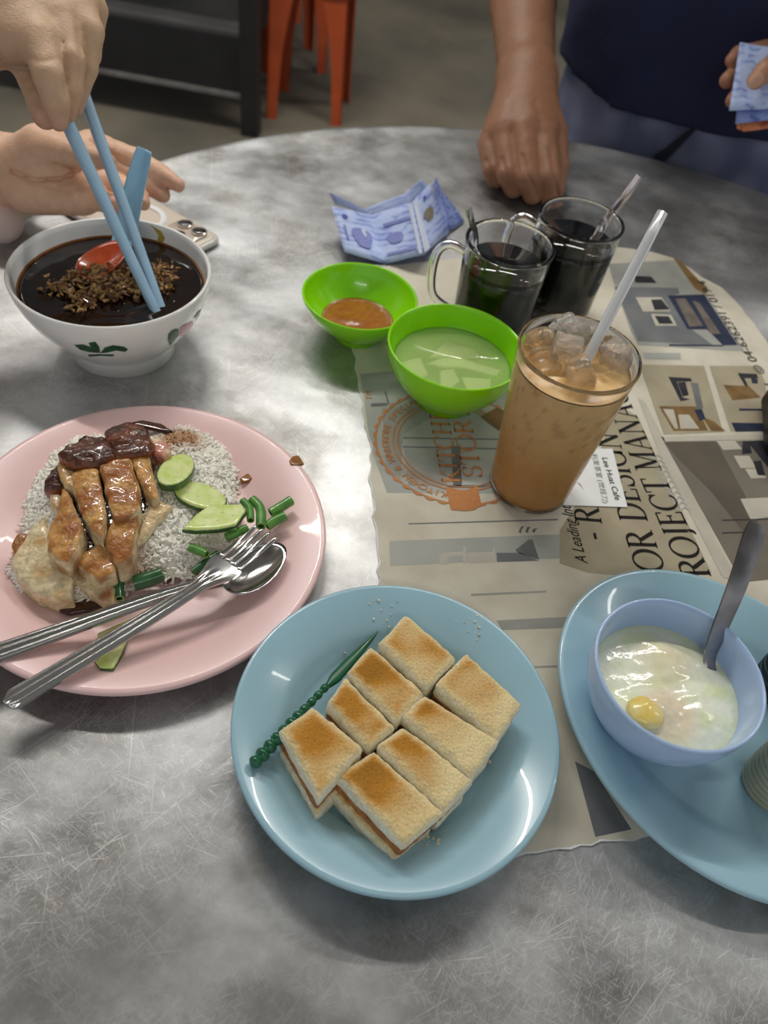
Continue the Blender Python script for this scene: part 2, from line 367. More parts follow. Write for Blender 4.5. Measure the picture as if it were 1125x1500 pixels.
# ================================================================== background furniture
def stool(corners, label):
    c = np.mean(corners, 0); t = thing('plastic_stool', (c[0], c[1], 0), label, 'stool', 'orange plastic stools')
    Hs = .46; u = nrm(np.array(corners[1])-np.array(corners[0])); rz = math.atan2(u[1], u[0])
    V, F = rbox((c[0], c[1], Hs-.012), (.27, .27, .024), .04, rz); mk('seat', V, F, M['orange'], t, flat_angle=40)
    V, F = rbox((c[0], c[1], Hs-.05), (.25, .25, .06), .03, rz); mk('apron', V, F, M['orange'], t, flat_angle=40)
    for p in corners:
        p = np.array(p); d = (c-p); top = p+d*.05
        parts = []
        n = 8
        for side in (0, 1):                       # an angle-section leg: two flanges meeting at the corner
            dirv = np.array([u[0], u[1]]) if side == 0 else np.array([-u[1], u[0]])
            if dirv@d < 0: dirv = -dirv
            oth = np.array([-dirv[1], dirv[0]]);  oth = oth if oth@d > 0 else -oth
            V = []
            for k in range(n+1):
                f = k/n; q = p+(top-p)*f; wdt = .036+.05*f**2.2; z = f*(Hs-.05)
                for a, b in ((0, 0), (wdt, 0), (wdt, .005), (0, .005)): V.append((*(q+dirv*a+oth*b), z))
            F = []
            for k in range(n):
                for j in range(4): F.append((k*4+j, k*4+(j+1) % 4, k*4+4+(j+1) % 4, k*4+4+j))
            F += [(3, 2, 1, 0), tuple(n*4+j for j in range(4))]; parts.append((V, F))
        mk('leg', *join(parts), M['orange'], t, smooth=False)
    return t
stool([(-.646, 2.71), (-.391, 2.752), (-.40, 2.99), (-.659, 2.966)], 'nearest orange plastic stool standing beside the dark shelf table')
stool([(-.526, 3.197), (-.629, 3.429), (-.861, 3.326), (-.758, 3.094)], 'orange plastic stool standing just behind the nearest one')
stool([(-.7295, 3.694), (-.83, 3.926), (-1.062, 3.823), (-.962, 3.591)], 'farthest orange plastic stool, mostly hidden by the others')
# dark table with a low shelf
t = thing('shelf_table', (-1.25, 2.9, 0), 'dark steel side table with a wide low shelf in the background', 'table')
mk('tabletop', *box((-1.25, 2.80, .75), (1.3, .58, .04)), M['darkmetal'], t, smooth=False)
mk('shelf', *box((-1.25, 2.82, .275), (1.16, .46, .03)), M['darkshelf'], t, smooth=False)
mk('shelf_apron', *box((-1.25, 2.58, .200), (1.16, .02, .16)), M['darkmetal'], t, smooth=False)
mk('apron_lip', *box((-1.25, 2.572, .118), (1.16, .03, .012)), pm('pale_edge', (.20, .19, .18), .4, noise_amt=.3), t, smooth=False)  # lip in a paler grey than the apron
for x in (-.665, -1.84):
    for y in (2.575, 3.05): mk('leg', *box((x, y, .365), (.055, .055, .73)), M['darkmetal'], t, smooth=False)
# ================================================================== newspaper
ZP = .0005
def W(px, py, z=ZP): return at(px, py, z)[:2]
def rough_edge(pts, step=.006, amp=.0012, seed=1):
    out = []; rs = np.random.RandomState(seed)
    for a, b in zip(pts[:-1], pts[1:]):
        a, b = np.array(a), np.array(b); L = np.linalg.norm(b-a); n = max(1, int(L/step)); nv = np.array([-(b-a)[1], (b-a)[0]])/L
        for k in range(n): out.append(a+(b-a)*k/n+nv*rs.randn()*amp)
    return out+[np.array(pts[-1])]
left = [W(*p) for p in [(508, 398), (512, 440), (517, 505), (530, 590), (538, 625), (545, 660), (543, 700), (549, 735), (551, 800), (557, 860), (562, 960), (575, 1080), (590, 1180), (598, 1262)]]
bot = [W(*p) for p in [(598, 1262), (690, 1258), (770, 1251), (850, 1238), (925, 1229), (1010, 1212), (1090, 1190), (1180, 1160)]]
right = [W(*p) for p in [(1180, 1160), (1230, 960), (1215, 760), (1170, 560)]]
top = [W(*p) for p in [(1170, 560), (1125, 503), (1108, 479), (1083, 447), (1056, 420), (1028, 406), (1010, 392), (986, 378), (952, 368), (898, 361), (820, 365), (740, 372), (660, 379), (580, 388), (508, 398)]]
le = rough_edge(left, seed=3, amp=.0009); be = rough_edge(bot, seed=4, amp=.0008)
outline = le[:-1]+be[:-1]+right[:-1]+rough_edge(top, amp=.0004, seed=5)[:-1]
news = thing('newspaper', (*W(850, 700), TZ), 'old newspaper sheet with torn edges and printed advertisements lying on the steel table', 'newspaper')
mk('sheet', *prism(outline, TZ+.0001, TZ+ZP), M['paper'], news, smooth=False)
def strip(pts, wdt, z0, z1, seed):
    rs = np.random.RandomState(seed); P = np.array(pts); T = nrm(np.gradient(P, axis=0)); Nn = np.stack([T[:, 1], -T[:, 0]], 1)
    a = P-Nn*.0006; b = P+Nn*(wdt*(.3+.9*rs.rand(len(P))))[:, None]
    V = [(*p, z1) for p in a]+[(*p, z0) for p in b]; n = len(P); return V, [(i, i+1, n+i+1, n+i) for i in range(n-1)]
mk('torn_edge', *strip(le[::-1], .0016, TZ+.0002, TZ+ZP+.0004, 1), M['white'], news)
mk('torn_edge', *strip(be[::-1], .0022, TZ+.0002, TZ+ZP+.0004, 2), M['white'], news)
LAY = [0]
def patch(name, pts, mat, parent=news, lift=None):
    """flat print: polygons of photo pixels laid on the sheet"""
    LAY[0] += 1; z = TZ+ZP+.00001*(lift if lift else LAY[0])
    polys = pts if isinstance(pts[0][0], (tuple, list)) else [pts]
    for pl in polys:
        w_ = [W(*p) for p in pl]; ar = sum(w_[i][0]*w_[(i+1) % len(w_)][1]-w_[(i+1) % len(w_)][0]*w_[i][1] for i in range(len(w_)))
        if ar < 0: w_ = w_[::-1]
        mk(name, [(*q, z) for q in w_], [list(range(len(w_)))], mat, parent, smooth=False)
def c1(l): return [(820+x/2.885, 340+y/2.885) for x, y in l]          # crop of the right side
def c8(l): return [(520+x/2.557, 540+y/2.557) for x, y in l]          # crop around the glass
gA = ink('photo_grey', (166, 166, 158), (148, 148, 142), 25); gB = ink('photo_greyblue', (122, 124, 124), (104, 107, 110), 25)
gC = ink('photo_brown', (104, 96, 84), (92, 85, 76), 20); gD = ink('photo_beige', (176, 166, 142), (160, 150, 128), 25)
gE = ink('photo_dark', (56, 56, 62), (44, 44, 50), 60); gF = ink('photo_wood', (138, 110, 70), (112, 88, 54), 60); gG = ink('photo_pale', (196, 190, 176), (184, 178, 164), 30)
gH = ink('photo_bluegrey', (176, 177, 170), (164, 166, 160), 18); gI = ink('photo_navy', (40, 48, 70), (52, 58, 76), 60)
# faint kitchen photo around the logo
patch('room_photo', c8([(20, 20), (640, -40), (1000, -60), (930, 250), (700, 470), (120, 466), (60, 300)]), gH)
patch('photo_detail', [c8([(180, 257), (560, 262), (560, 268), (180, 262)]), c8([(180, 290), (560, 298), (560, 304), (180, 296)]), c8([(110, 85), (116, 85), (130, 135), (124, 135)]), c8([(60, 130), (120, 128), (122, 140), (60, 143)])], gB)
patch('photo_detail', [c8([(100, 145), (290, 140), (300, 175), (178, 250), (170, 420), (120, 400)]), c8([(185, 300), (340, 300), (345, 440), (200, 440)])], gA)
patch('photo_detail', [c8([(360, 290), (395, 290), (400, 440), (368, 440)]), c8([(345, 436), (520, 436), (520, 446), (345, 446)])], gB)
# the lower strip
patch('rule_line', [c8([(200, 579), (760, 563), (760, 568), (200, 584)])], gB)
patch('room_photo', c8([(128, 646), (830, 618), (970, 706), (600, 716), (132, 740)]), gH)
patch('photo_detail', [c8([(315, 700), (330, 690), (405, 685), (405, 668), (415, 668), (418, 730), (405, 730), (404, 700), (345, 704), (346, 735), (320, 735)]), c8([(420, 690), (515, 686), (520, 665), (530, 725), (424, 730)])], gG)
patch('photo_detail', [c8([(600, 680), (650, 640), (665, 640), (690, 716), (610, 690)]), c8([(530, 690), (620, 690), (690, 720), (532, 725)])], gB)
patch('chef_motif', [c8([(612, 612), (622, 592), (634, 590), (624, 604), (622, 618)]), c8([(638, 612), (644, 594), (658, 592), (650, 604), (648, 616)]), c8([(662, 612), (668, 600), (684, 598), (676, 606), (674, 614)])], gB)
patch('rule_line', [[(727, 909), (845, 903), (845, 919), (735, 923)], [(690, 870), (800, 865), (800, 868), (690, 873)], [(780, 976), (830, 974), (830, 977), (780, 979)]], gA)
patch('room_photo', [(842, 1115), (870, 1130), (925, 1215), (872, 1226)], gB)
# brown card behind the headline and the photographs at the right
patch('room_photo', c1([(0, 1260), (60, 1165), (150, 1000), (230, 720), (330, 780), (430, 1000), (640, 1440), (350, 1460), (120, 1440), (0, 1400)]), gD)
patch('room_photo', c1([(205, 135), (485, 118), (620, 262), (800, 530), (780, 505), (330, 478), (300, 420), (235, 240)]), gA)
patch('photo_detail', c1([(230, 232), (500, 236), (505, 262), (465, 268), (555, 410), (650, 480), (330, 462)]), gB)
patch('photo_detail', [c1([(480, 110), (508, 118), (622, 240), (614, 264), (570, 238)])], gF)
patch('photo_detail', [c1([(320, 276), (430, 276), (468, 334), (352, 336)]), c1([(385, 346), (470, 350), (495, 396), (405, 396)])], gG)
patch('photo_detail', [c1([(385, 286), (430, 284), (464, 328), (400, 330)]), c1([(400, 354), (460, 356), (480, 388), (420, 388)])], gE)
patch('photo_detail', [c1([(455, 268), (610, 264), (752, 478), (690, 480), (622, 412), (540, 412)]), c1([(462, 474), (690, 478), (690, 484), (462, 482)])], gI)
patch('photo_detail', [c1([(488, 282), (530, 280), (606, 396), (548, 400)]), c1([(560, 290), (590, 300), (680, 430), (640, 430)])], ink('photo_taupe', (120, 112, 104), (98, 90, 84), 60))
patch('photo_detail', [c1([(315, 185), (385, 188), (410, 216), (318, 214)])], gE)
patch('photo_detail', c1([(352, 510), (510, 512), (512, 540), (360, 536)]), gH)
patch('room_photo', [c1([(335, 560), (610, 566), (690, 845), (440, 856)]), c1([(632, 566), (835, 566), (870, 640), (882, 838), (722, 842)])], gD)
patch('photo_detail', [c1([(458, 612), (552, 618), (560, 632), (494, 634), (520, 700), (552, 708), (510, 716)]), c1([(750, 596), (832, 600), (838, 620), (780, 618), (800, 660), (790, 664)]), c1([(496, 636), (530, 634), (545, 690), (520, 696)])], gE)
patch('photo_detail', [c1([(418, 736), (580, 738), (625, 840), (480, 842)]), c1([(690, 646), (800, 652), (850, 700), (730, 712)]), c1([(600, 780), (650, 800), (700, 842), (640, 842)])], gF)
patch('photo_detail', [c1([(436, 748), (480, 750), (500, 830), (486, 832)]), c1([(500, 772), (545, 772), (590, 832), (510, 832)])], gG)
patch('photo_detail', [c1([(724, 806), (866, 808), (866, 842), (742, 844)]), c1([(757, 746), (868, 748), (868, 756), (757, 756)]), c1([(568, 752), (600, 748), (616, 790), (590, 800)]), c1([(808, 618), (836, 622), (836, 642), (812, 640)])], gI)
patch('photo_detail', [c1([(552, 636), (584, 640), (606, 745), (580, 752)])], gB)
patch('gutter', [c1([(428, 866), (880, 856), (880, 876), (440, 886)]), c1([(330, 700), (360, 720), (745, 1462), (690, 1462), (430, 960)])], gG)
patch('room_photo', c1([(440, 890), (900, 880), (1000, 1300), (960, 1460), (770, 1480)]), ink('photo_stone', (126, 120, 108), (112, 106, 96), 14))
patch('photo_detail', c1([(440, 888), (660, 884), (700, 960), (840, 1220), (800, 1300), (640, 1100), (500, 960)]), gC)
patch('photo_detail', c1([(790, 884), (900, 880), (930, 1060)]), gE)
patch('photo_detail', [c1([(662, 884), (740, 882), (770, 918), (690, 922)]), c1([(734, 946), (800, 946), (830, 998), (764, 998)]), c1([(782, 1002), (850, 1000), (872, 1040), (808, 1042)]), c1([(762, 1128), (890, 1122), (920, 1200), (806, 1216)])], gG)
patch('photo_detail', [c1([(772, 884), (800, 884), (812, 936), (770, 940)]), c1([(816, 970), (850, 966), (868, 1030), (836, 1028)]), c1([(684, 1216), (880, 1212), (880, 1217), (684, 1222)]), c1([(684, 1270), (830, 1266), (830, 1271), (684, 1276)])], gE)
# chevron stripes
chev = []
for k in range(11):
    x, y = 372+k*11.5, 940+k*22
    chev += [c1([(x, y), (x+24, y+16), (x+40, y-2), (x+64, y+14), (x+64, y+21), (x+40, y+6), (x+24, y+24), (x, y+8)])]
patch('chevron_print', chev, gH)
# -------------------------------------------------- lettering
def sarc(cx, cy, rx, ry, a0, a1, wk, wn, n=18):
    """arc stroke, thick where it runs upright and thin at top and bottom"""
    V = []; F = []
    for k in range(n+1):
        a = math.radians(a0+(a1-a0)*k/n); c, s = math.cos(a), math.sin(a); wd = (wn+(wk-wn)*abs(c)**1.5)/2
        V += [(cx+(rx-wd)*c, cy+(ry-wd)*s), (cx+(rx+wd)*c, cy+(ry+wd)*s)]
    for k in range(n): F.append((2*k, 2*k+1, 2*k+3, 2*k+2))
    return V, F
def sln(x0, y0, x1, y1, wd):
    d = np.array([x1-x0, y1-y0], float); L = np.linalg.norm(d); n = np.array([-d[1], d[0]])/L*wd/2
    return [(x0+n[0], y0+n[1]), (x0-n[0], y0-n[1]), (x1-n[0], y1-n[1]), (x1+n[0], y1+n[1])], [(0, 1, 2, 3)]
def serif(x, y, wd=.28): return sln(x-wd/2, y, x+wd/2, y, .045)
K, T_ = .15, .055
def stem(x): return [sln(x, 0, x, 1, K), serif(x, .022), serif(x, .978)]
G = {
 'I': (.40, stem(.2)), 'H': (.95, stem(.2)+stem(.75)+[sln(.2, .52, .75, .52, T_)]),
 'K': (.85, stem(.2)+[sln(.24, .42, .68, .97, T_), sln(.36, .56, .74, .02, K), serif(.68, .978, .24), serif(.76, .022, .26)]),
 'T': (.78, [sln(.39, 0, .39, 1, K), serif(.39, .022), sln(.04, .97, .74, .97, T_), sln(.055, .98, .055, .78, T_), sln(.725, .98, .725, .78, T_)]),
 'C': (.86, [sarc(.46, .5, .40, .49, 42, 318, K, T_), sln(.77, .96, .77, .70, T_)]),
 'E': (.76, stem(.2)+[sln(.2, .97, .66, .97, T_), sln(.2, .03, .68, .03, T_), sln(.2, .52, .52, .52, T_), sln(.655, .98, .655, .78, T_), sln(.675, .02, .675, .24, T_), sln(.51, .62, .51, .42, T_)]),
 'N': (.95, [sln(.18, 0, .18, 1, T_), sln(.77, 0, .77, 1, T_), sln(.18, .98, .77, .03, K), serif(.16, .022, .24), serif(.14, .978, .2), serif(.77, .978, .24)]),
 'S': (.64, [sarc(.32, .74, .23, .25, 20, 270, K*.8, T_), sarc(.32, .26, .25, .26, -160, 90, K*.9, T_), sln(.53, .98, .53, .74, T_), sln(.08, .02, .08, .28, T_)]),
 'O': (.96, [sarc(.48, .5, .43, .49, 0, 360, K, T_, 32)]), 'Q': (.96, [sarc(.48, .5, .43, .49, 0, 360, K, T_, 32)]),
 'R': (.86, stem(.2)+[sarc(.36, .75, .30, .23, -90, 90, K, T_), sln(.2, .975, .37, .975, T_), sln(.2, .52, .37, .52, T_), sln(.42, .5, .76, .02, K), serif(.8, .022, .2)]),
 'P': (.76, stem(.2)+[sarc(.36, .73, .32, .25, -90, 90, K, T_), sln(.2, .975, .37, .975, T_), sln(.2, .48, .37, .48, T_)]),
 'D': (.93, stem(.2)+[sarc(.36, .5, .48, .48, -90, 90, K, T_), sln(.2, .975, .37, .975, T_), sln(.2, .025, .37, .025, T_)]),
 'Y': (.80, [sln(.4, 0, .4, .48, K), serif(.4, .022), sln(.1, .97, .4, .45, K), sln(.7, .97, .4, .45, T_), serif(.1, .978, .24), serif(.7, .978, .22)]),
 'J': (.46, [sln(.26, .1, .26, 1, K), serif(.26, .978), sarc(.1, .02, .17, .16, -90, 20, K, T_)]),
 'A': (.92, [sln(.12, .02, .44, .99, T_), sln(.44, .99, .78, .02, K), sln(.22, .34, .66, .34, T_), serif(.12, .022, .22), serif(.78, .022, .28)]),
 'M': (1.10, [sln(.2, 0, .17, 1, T_), sln(.9, 0, .9, 1, K), sln(.18, .98, .53, .05, K), sln(.53, .05, .88, .98, T_), serif(.18, .022, .24), serif(.92, .022, .28), serif(.12, .978, .2), serif(.94, .978, .22)]),
 'G': (.94, [sarc(.46, .5, .40, .49, 42, 330, K, T_), sln(.77, .96, .77, .70, T_), sln(.78, .05, .78, .44, K), serif(.78, .44, .26)]),
 '-': (.42, [sln(.06, .38, .36, .38, .1)]), ' ': (.36, []),
}
def serif_text(s, track=.02):
    parts = []; x = 0
    for ch in s:
        adv, pr_ = G[ch]
        for v, f in pr_: parts.append(([(a+x, b, 0) for a, b in v], f))
        x += adv+track
    V, F = join(parts); return V, F, x
def font_text(s, shear=0.0, bold=0.0):
    cu = bpy.data.curves.new('glyphs', 'FONT'); cu.body = s; cu.size = 1.0; cu.shear = shear; cu.offset = bold; cu.resolution_u = 3
    o = bpy.data.objects.new('glyphs', cu); COL.objects.link(o)
    me = bpy.data.meshes.new_from_object(o.evaluated_get(bpy.context.evaluated_depsgraph_get()))
    V = np.array([v.co[:] for v in me.vertices]).reshape(-1, 3); F = [list(p.vertices) for p in me.polygons]
    bpy.data.objects.remove(o); bpy.data.curves.remove(cu); bpy.data.meshes.remove(me)
    return V, F, (V[:, 0].max() if len(V) else 0)
def lay_text(name, geo, p0, p1, height, mat, parent=news, z=None, fit=True, flip=False):
    """baseline from p0 to p1 (world xy), letter tops to the left of the reading direction"""
    V, F, wd = geo; p0, p1 = np.array(p0[:2]), np.array(p1[:2]); e = p1-p0; L = np.linalg.norm(e); e = e/L; up = np.array([-e[1], e[0]])
    LAY[0] += 1; zz = z if z else TZ+ZP+.00001*LAY[0]; V = np.asarray(V)
    sx = L/wd if fit else height
    W2 = p0+V[:, :1]*sx*e+V[:, 1:2]*height*up
    return mk(name, np.c_[W2, np.full(len(W2), zz)], F, mat, parent, smooth=False)
# headline: three lines that read up the picture
d_ = nrm(np.array([-.2, .98]))
# baselines lie on the right-hand side of the letters
lay_text('headline_lettering', serif_text('- R'), W(888, 793), W(876.5, 744), .0205, M['ink'])
lay_text('headline_lettering', serif_text('OR DESIGN'), W(976, 838), W(903, 634), .0225, M['ink'])
lay_text('headline_lettering', serif_text('ROJECT MANAG'), W(1043, 846), W(914, 570), .0225, M['ink'])
lay_text('tagline_lettering', font_text('A Leading Int', .35), W(861, 826), W(835, 740), .0125, M['ink'])
lay_text('phone_lettering', font_text('Bhd.  \u00a9 04-6262391 / 019-4'), W(1150, 590), W(1032, 412), .0135, M['ink'])
# the round logo
lc = np.array([.0458, .451]); lr = .0655
ux = nrm(np.array([-.166, .986])); uy = np.array([-ux[1], ux[0]])         # page right, page up
def LP(x, y): return lc+ux*x+uy*y
def ring(r0, r1, z, n=96, sc=0.0, a0=0, a1=360):
    V = []; F = []
    for k in range(n+1):
        a = math.radians(a0+(a1-a0)*k/n); rr = r1*(1+sc*abs(math.sin(a*20)))
        V += [(*LP(r0*math.cos(a), r0*math.sin(a)), z), (*LP(rr*math.cos(a), rr*math.sin(a)), z)]
    return V, [(2*k, 2*k+1, 2*k+3, 2*k+2) for k in range(n)]
z = TZ+ZP+.00001*(LAY[0]+1)
mk('logo_ring', *join([ring(lr*.955, lr*.965, z, 320, .04), ring(lr*.745, lr*.765, z), ring(lr*.69, lr*.705, z)]), M['orangeink'], news, smooth=False)
parts = []
arc_s = '-KITCHEN & WARDROBE SPECIALIST-'
for i, ch in enumerate(arc_s):
    if ch == ' ': continue
    g = font_text(ch, 0, .012); a = math.radians(172-164*i/(len(arc_s)-1)); s_ = lr*.125
    V = g[0]*s_; V[:, 0] -= g[2]*s_/2; c, s = math.cos(a-math.pi/2), math.sin(a-math.pi/2)
    q = np.stack([V[:, 0]*c-V[:, 1]*s+lr*.81*math.cos(a), V[:, 0]*s+V[:, 1]*c+lr*.81*math.sin(a)], 1)
    parts.append((np.array([(*LP(x, y), z) for x, y in q]), g[1]))
mk('logo_lettering', *join(parts), M['orangeink'], news, smooth=False)
lay_text('logo_lettering', serif_text('KITCHEN'), W(677, 709), W(650, 580), .0155, M['orangeink'])
lay_text('logo_lettering', serif_text('STORY'), W(708, 700), W(685, 596), .0155, M['orangeink'])
lay_text('logo_lettering', font_text('TM'), W(545, 586), W(543.5, 573), .007, M['orangeink'])
cb = [(530+x/5.357, 560+y/5.357) for x, y in [(660, 820), (800, 855), (905, 815), (940, 968), (880, 1005), (810, 1012), (700, 1003), (688, 965)]]
patch('logo_ribbon', cb, M['orangeink'])
cb = [(530+x/5.357, 560+y/5.357) for x, y in [(930, 270), (1060, 200), (1125, 230), (1110, 390), (1060, 370)]]
patch('logo_ribbon', cb, ink('logo_brown', (132, 104, 66)))
# ================================================================== shop slip under the glass
zs = TZ+ZP+.0011
sl = [W(873, 658.5), W(896.5, 658.5), W(918.5, 744), W(823, 741), W(826, 735)]
slip = thing('paper_slip', (*W(880, 715), TZ+ZP), 'small white paper slip with printed name and Chinese characters beside the iced coffee', 'paper slip')
mk('slip_sheet', *prism(sl, TZ+ZP+.0008, TZ+ZP+.001), M['white'], slip, smooth=False)
def c9(x, y): return W(800+x/8.036, 640+y/8.036, ZP+.001)
lay_text('slip_lettering', font_text('Lee Huat Cafe', .0, .016), c9(655, 240), c9(815, 745), .0068, M['ink'], slip, zs)
lay_text('slip_lettering', font_text('\u5229\u53d1\u8336\u5ba4 (\u4e16\u6bb5\u5200)'), c9(535, 195), c9(672, 780), .0056, M['ink'], slip, zs)
a, b_ = c9(365, 540), c9(437, 625)
V, F = prism([c9(362, 535), c9(400, 555), c9(440, 628), c9(425, 605), c9(398, 568)], zs-.0001, zs); mk('pen_tick', V, F, M['ink'], slip, smooth=False)
# ================================================================== plates
def plate(name, c, R, hz, mat, label, sx=1., sy=1., rot=0., well=.66, cat='plate'):
    t = .0028; b = .0012
    prof = [(0, b+t), (R*well*.92, b+t), (R*well, b+t+.0018), (R*(well+.06), hz*.50), (R*(well+.12), hz*.66), (R*.88, hz*.86), (R*.965, hz*.985), (R*.985, hz), (R*.997, hz-.0008), (R, hz-.0026), (R*.99, hz-.0042),
            (R*.9, hz*.86-t-.001), (R*(well+.12), hz*.66-t), (R*(well+.04), hz*.3), (R*(well-.02), .0), (R*(well-.05), 0), (R*(well-.06), b), (0, b)]
    V, F = lathe(prof[::-1], (c[0], c[1], TZ+c[2]), 128, sx, sy, rot)
    return tag(mk(name, V, F, mat), label, cat)
PINKZ = .018; PK = np.array([-.1523, .3017])
plate('dinner_plate', (*PK, 0), .1190, PINKZ, M['pink'], 'round pink melamine plate holding the chicken rice')
TO = np.array([.0285, .197])
plate('dinner_plate', (*TO, ZP), .0915, .025, M['blue'], 'round light blue plate with the toast sandwiches on it', well=.62)
EG = np.array([.2225, .2405])
plate('dinner_plate', (*EG, ZP), 1.0, .0215, M['blue'], 'oval light blue plate under the egg bowl', .110, .0955, math.radians(130), well=.62)
# ================================================================== bowls
def bowlprof(R, h, foot, t, rim=.0015, fh=.005, power=2.2, zin=None):
    zin = zin or fh+t*1.2; out = []; inn = []
    for k in range(15):
        f = k/14; r = foot+(R-foot)*(1-(1-f)**power) if power > 1 else foot+(R-foot)*f
        z = fh+(h-fh)*f; out.append((r, z))
    for k in range(15):
        f = k/14; r = (foot-t*.3)+(R-t-(foot-t*.3))*(1-(1-f)**power); inn.append((r, zin+(h-zin)*f))
    prof = [(0, fh*.4), (foot-.003, fh*.4), (foot-.002, 0), (foot, 0)]+out[:-1]+[(R-.0002, h-rim), (R, h-rim*.4), (R-t*.3, h+rim*.3), (R-t*.8, h)]+inn[:-1][::-1]+[(0, zin-.0002)]
    return prof
def on_prof(prof, z):                       # inner radius of a bowl at height z
    inn = [p for p in prof[22:]]
    inn = sorted(inn, key=lambda p: p[1]); return float(np.interp(z, [p[1] for p in inn], [p[0] for p in inn]))
def liquid(r, c, z, amp, seed, n=40, rings=16, sx=1.0, depth=.004):
    """disc of liquid with gentle waves and a drawn-up edge"""
    V = [(c[0], c[1], TZ+z)]; F = []
    for i in range(1, rings+1):
        for j in range(n):
            a = 2*math.pi*j/n; rr = r*i/rings; x, y = c[0]+rr*math.cos(a), c[1]+rr*math.sin(a)
            V.append((x, y, TZ+z+amp*float(noise(np.array([x, y, 0.]), 120, seed))*(1-(i/rings)**4)+(.0006 if i == rings else 0)))
    for j in range(n): F.append((0, 1+j, 1+(j+1) % n))
    for i in range(rings-1):
        for j in range(n): a = 1+i*n; F.append((a+j, a+n+j, a+n+(j+1) % n, a+(j+1) % n))
    m = len(V); a = 1+(rings-1)*n
    for j in range(n):
        an = 2*math.pi*j/n; V.append((c[0]+r*.93*math.cos(an), c[1]+r*.93*math.sin(an), TZ+z-depth))
    for j in range(n): F.append((a+j, m+j, m+(j+1) % n, a+(j+1) % n))
    F.append([m+j for j in range(n)][::-1])
    return np.array(V), F
# --- white noodle bowl
NB = np.array([-.2400, .4990]); NR = .0755; NH = .0722
t = thing('noodle_bowl', (*NB, TZ), 'white china noodle bowl with painted flowers, full of dark soup', 'bowl')
nprof = bowlprof(NR, NH, .0425, .0032, .0022, .011, 1.75, .016)
mk('bowl_body', *lathe(nprof, (*NB, TZ), 96), M['china'], t)
SZ = .0580
sr = on_prof(nprof, SZ)
def outer_r(z): o_ = nprof[4:18]; return float(np.interp(z, [p[1] for p in o_], [p[0] for p in o_]))
_th = np.linspace(-math.pi, 0, 181); _zz = np.linspace(.012, .072, 61)
_G = np.array([[(NB[0]+outer_r(z)*math.cos(a), NB[1]+outer_r(z)*math.sin(a), TZ+z) for z in _zz] for a in _th]); _Gp = proj(_G)
def bowl_patch(name, polys, mat):
    V = []; F = []
    for pl in polys:
        az = []
        for px, py in pl:
            d = ((_Gp-np.array([px, py]))**2).sum(-1); i, j = np.unravel_index(d.argmin(), d.shape); az.append((_th[i], _zz[j]))
        az = np.array(az); c_ = az.mean(0); n_ = len(az); o_ = len(V)
        for f_ in (1, .66, .33):
            for a, z in c_+(az-c_)*f_: r = outer_r(z)+.0005; V.append((NB[0]+r*math.cos(a), NB[1]+r*math.sin(a), TZ+z))
        r = outer_r(c_[1])+.0005; V.append((NB[0]+r*math.cos(c_[0]), NB[1]+r*math.sin(c_[0]), TZ+c_[1]))
        for k_ in range(2): F += [(o_+k_*n_+q, o_+k_*n_+(q+1) % n_, o_+(k_+1)*n_+(q+1) % n_, o_+(k_+1)*n_+q) for q in range(n_)]
        F += [(o_+2*n_+q, o_+2*n_+(q+1) % n_, o_+3*n_) for q in range(n_)]
    return mk(name, V, F, mat, t, smooth=False)
def cb4(l): return [(x/3.309, 160+y/3.309) for x, y in l]
leaf = pm('painted_leaf', lin((44, 92, 52)), .3, rgb2=lin((26, 62, 34)), nscale=300); rose = pm('painted_flower', lin((206, 140, 158)), .3, rgb2=lin((190, 112, 136)), nscale=200)
bowl_patch('painted_leaf', [cb4([(360, 1142), (400, 1138), (450, 1155), (480, 1180), (430, 1176), (390, 1166)]), cb4([(432, 1130), (462, 1126), (480, 1150), (486, 1180), (460, 1170), (440, 1150)]),
    cb4([(490, 1180), (510, 1152), (550, 1142), (600, 1150), (618, 1164), (608, 1174), (560, 1168), (520, 1178)]), cb4([(428, 1190), (480, 1186), (550, 1190), (550, 1196), (490, 1192), (432, 1197)])], leaf)
bowl_patch('painted_leaf', [cb4([(812, 1090), (830, 1072), (850, 1062), (868, 1066), (860, 1100), (840, 1130), (820, 1146), (812, 1120)]), cb4([(940, 1010), (955, 985), (972, 968), (970, 1000), (955, 1030), (942, 1034)])], leaf)
bowl_patch('painted_flower', [cb4([(872, 1060), (895, 1040), (930, 1026), (942, 1044), (932, 1070), (905, 1092), (875, 1116), (864, 1100)])], rose)
_th2 = np.linspace(0, math.pi, 181); _zz2 = np.linspace(.05, NH-.001, 40)
_G2 = proj(np.array([[(NB[0]+on_prof(nprof, z)*math.cos(a), NB[1]+on_prof(nprof, z)*math.sin(a), TZ+z) for z in _zz2] for a in _th2])); V = []
for px, py in cb4([(722, 540), (745, 552), (780, 590), (800, 625), (790, 645), (765, 640), (768, 610), (745, 570)]):
    d = ((_G2-np.array([px, py]))**2).sum(-1); i, j = np.unravel_index(d.argmin(), d.shape); r = on_prof(nprof, _zz2[j])-.0006; V.append((NB[0]+r*math.cos(_th2[i]), NB[1]+r*math.sin(_th2[i]), TZ+_zz2[j]))
mk('sauce_drip', V, [(0, 1, 7), (1, 2, 6, 7), (2, 3, 5, 6), (3, 4, 5)], pm('mustard_drip', lin((188, 164, 72)), .3, noise_amt=.15, nscale=200), t, smooth=False)
M['soup'] = pm('dark_soup', (.007, .003, .002), .06, rgb2=(.018, .006, .003), nscale=45, coat=.6)
tag(mk('dark_soup', *liquid(sr-.0003, NB, SZ, .0009, 2, 64, 22), M['soup']), 'glossy dark brown soup filling the white noodle bowl', 'soup')
oil = pm('soup_oil', lin((150, 92, 28)), .2, noise_amt=.3, nscale=80)
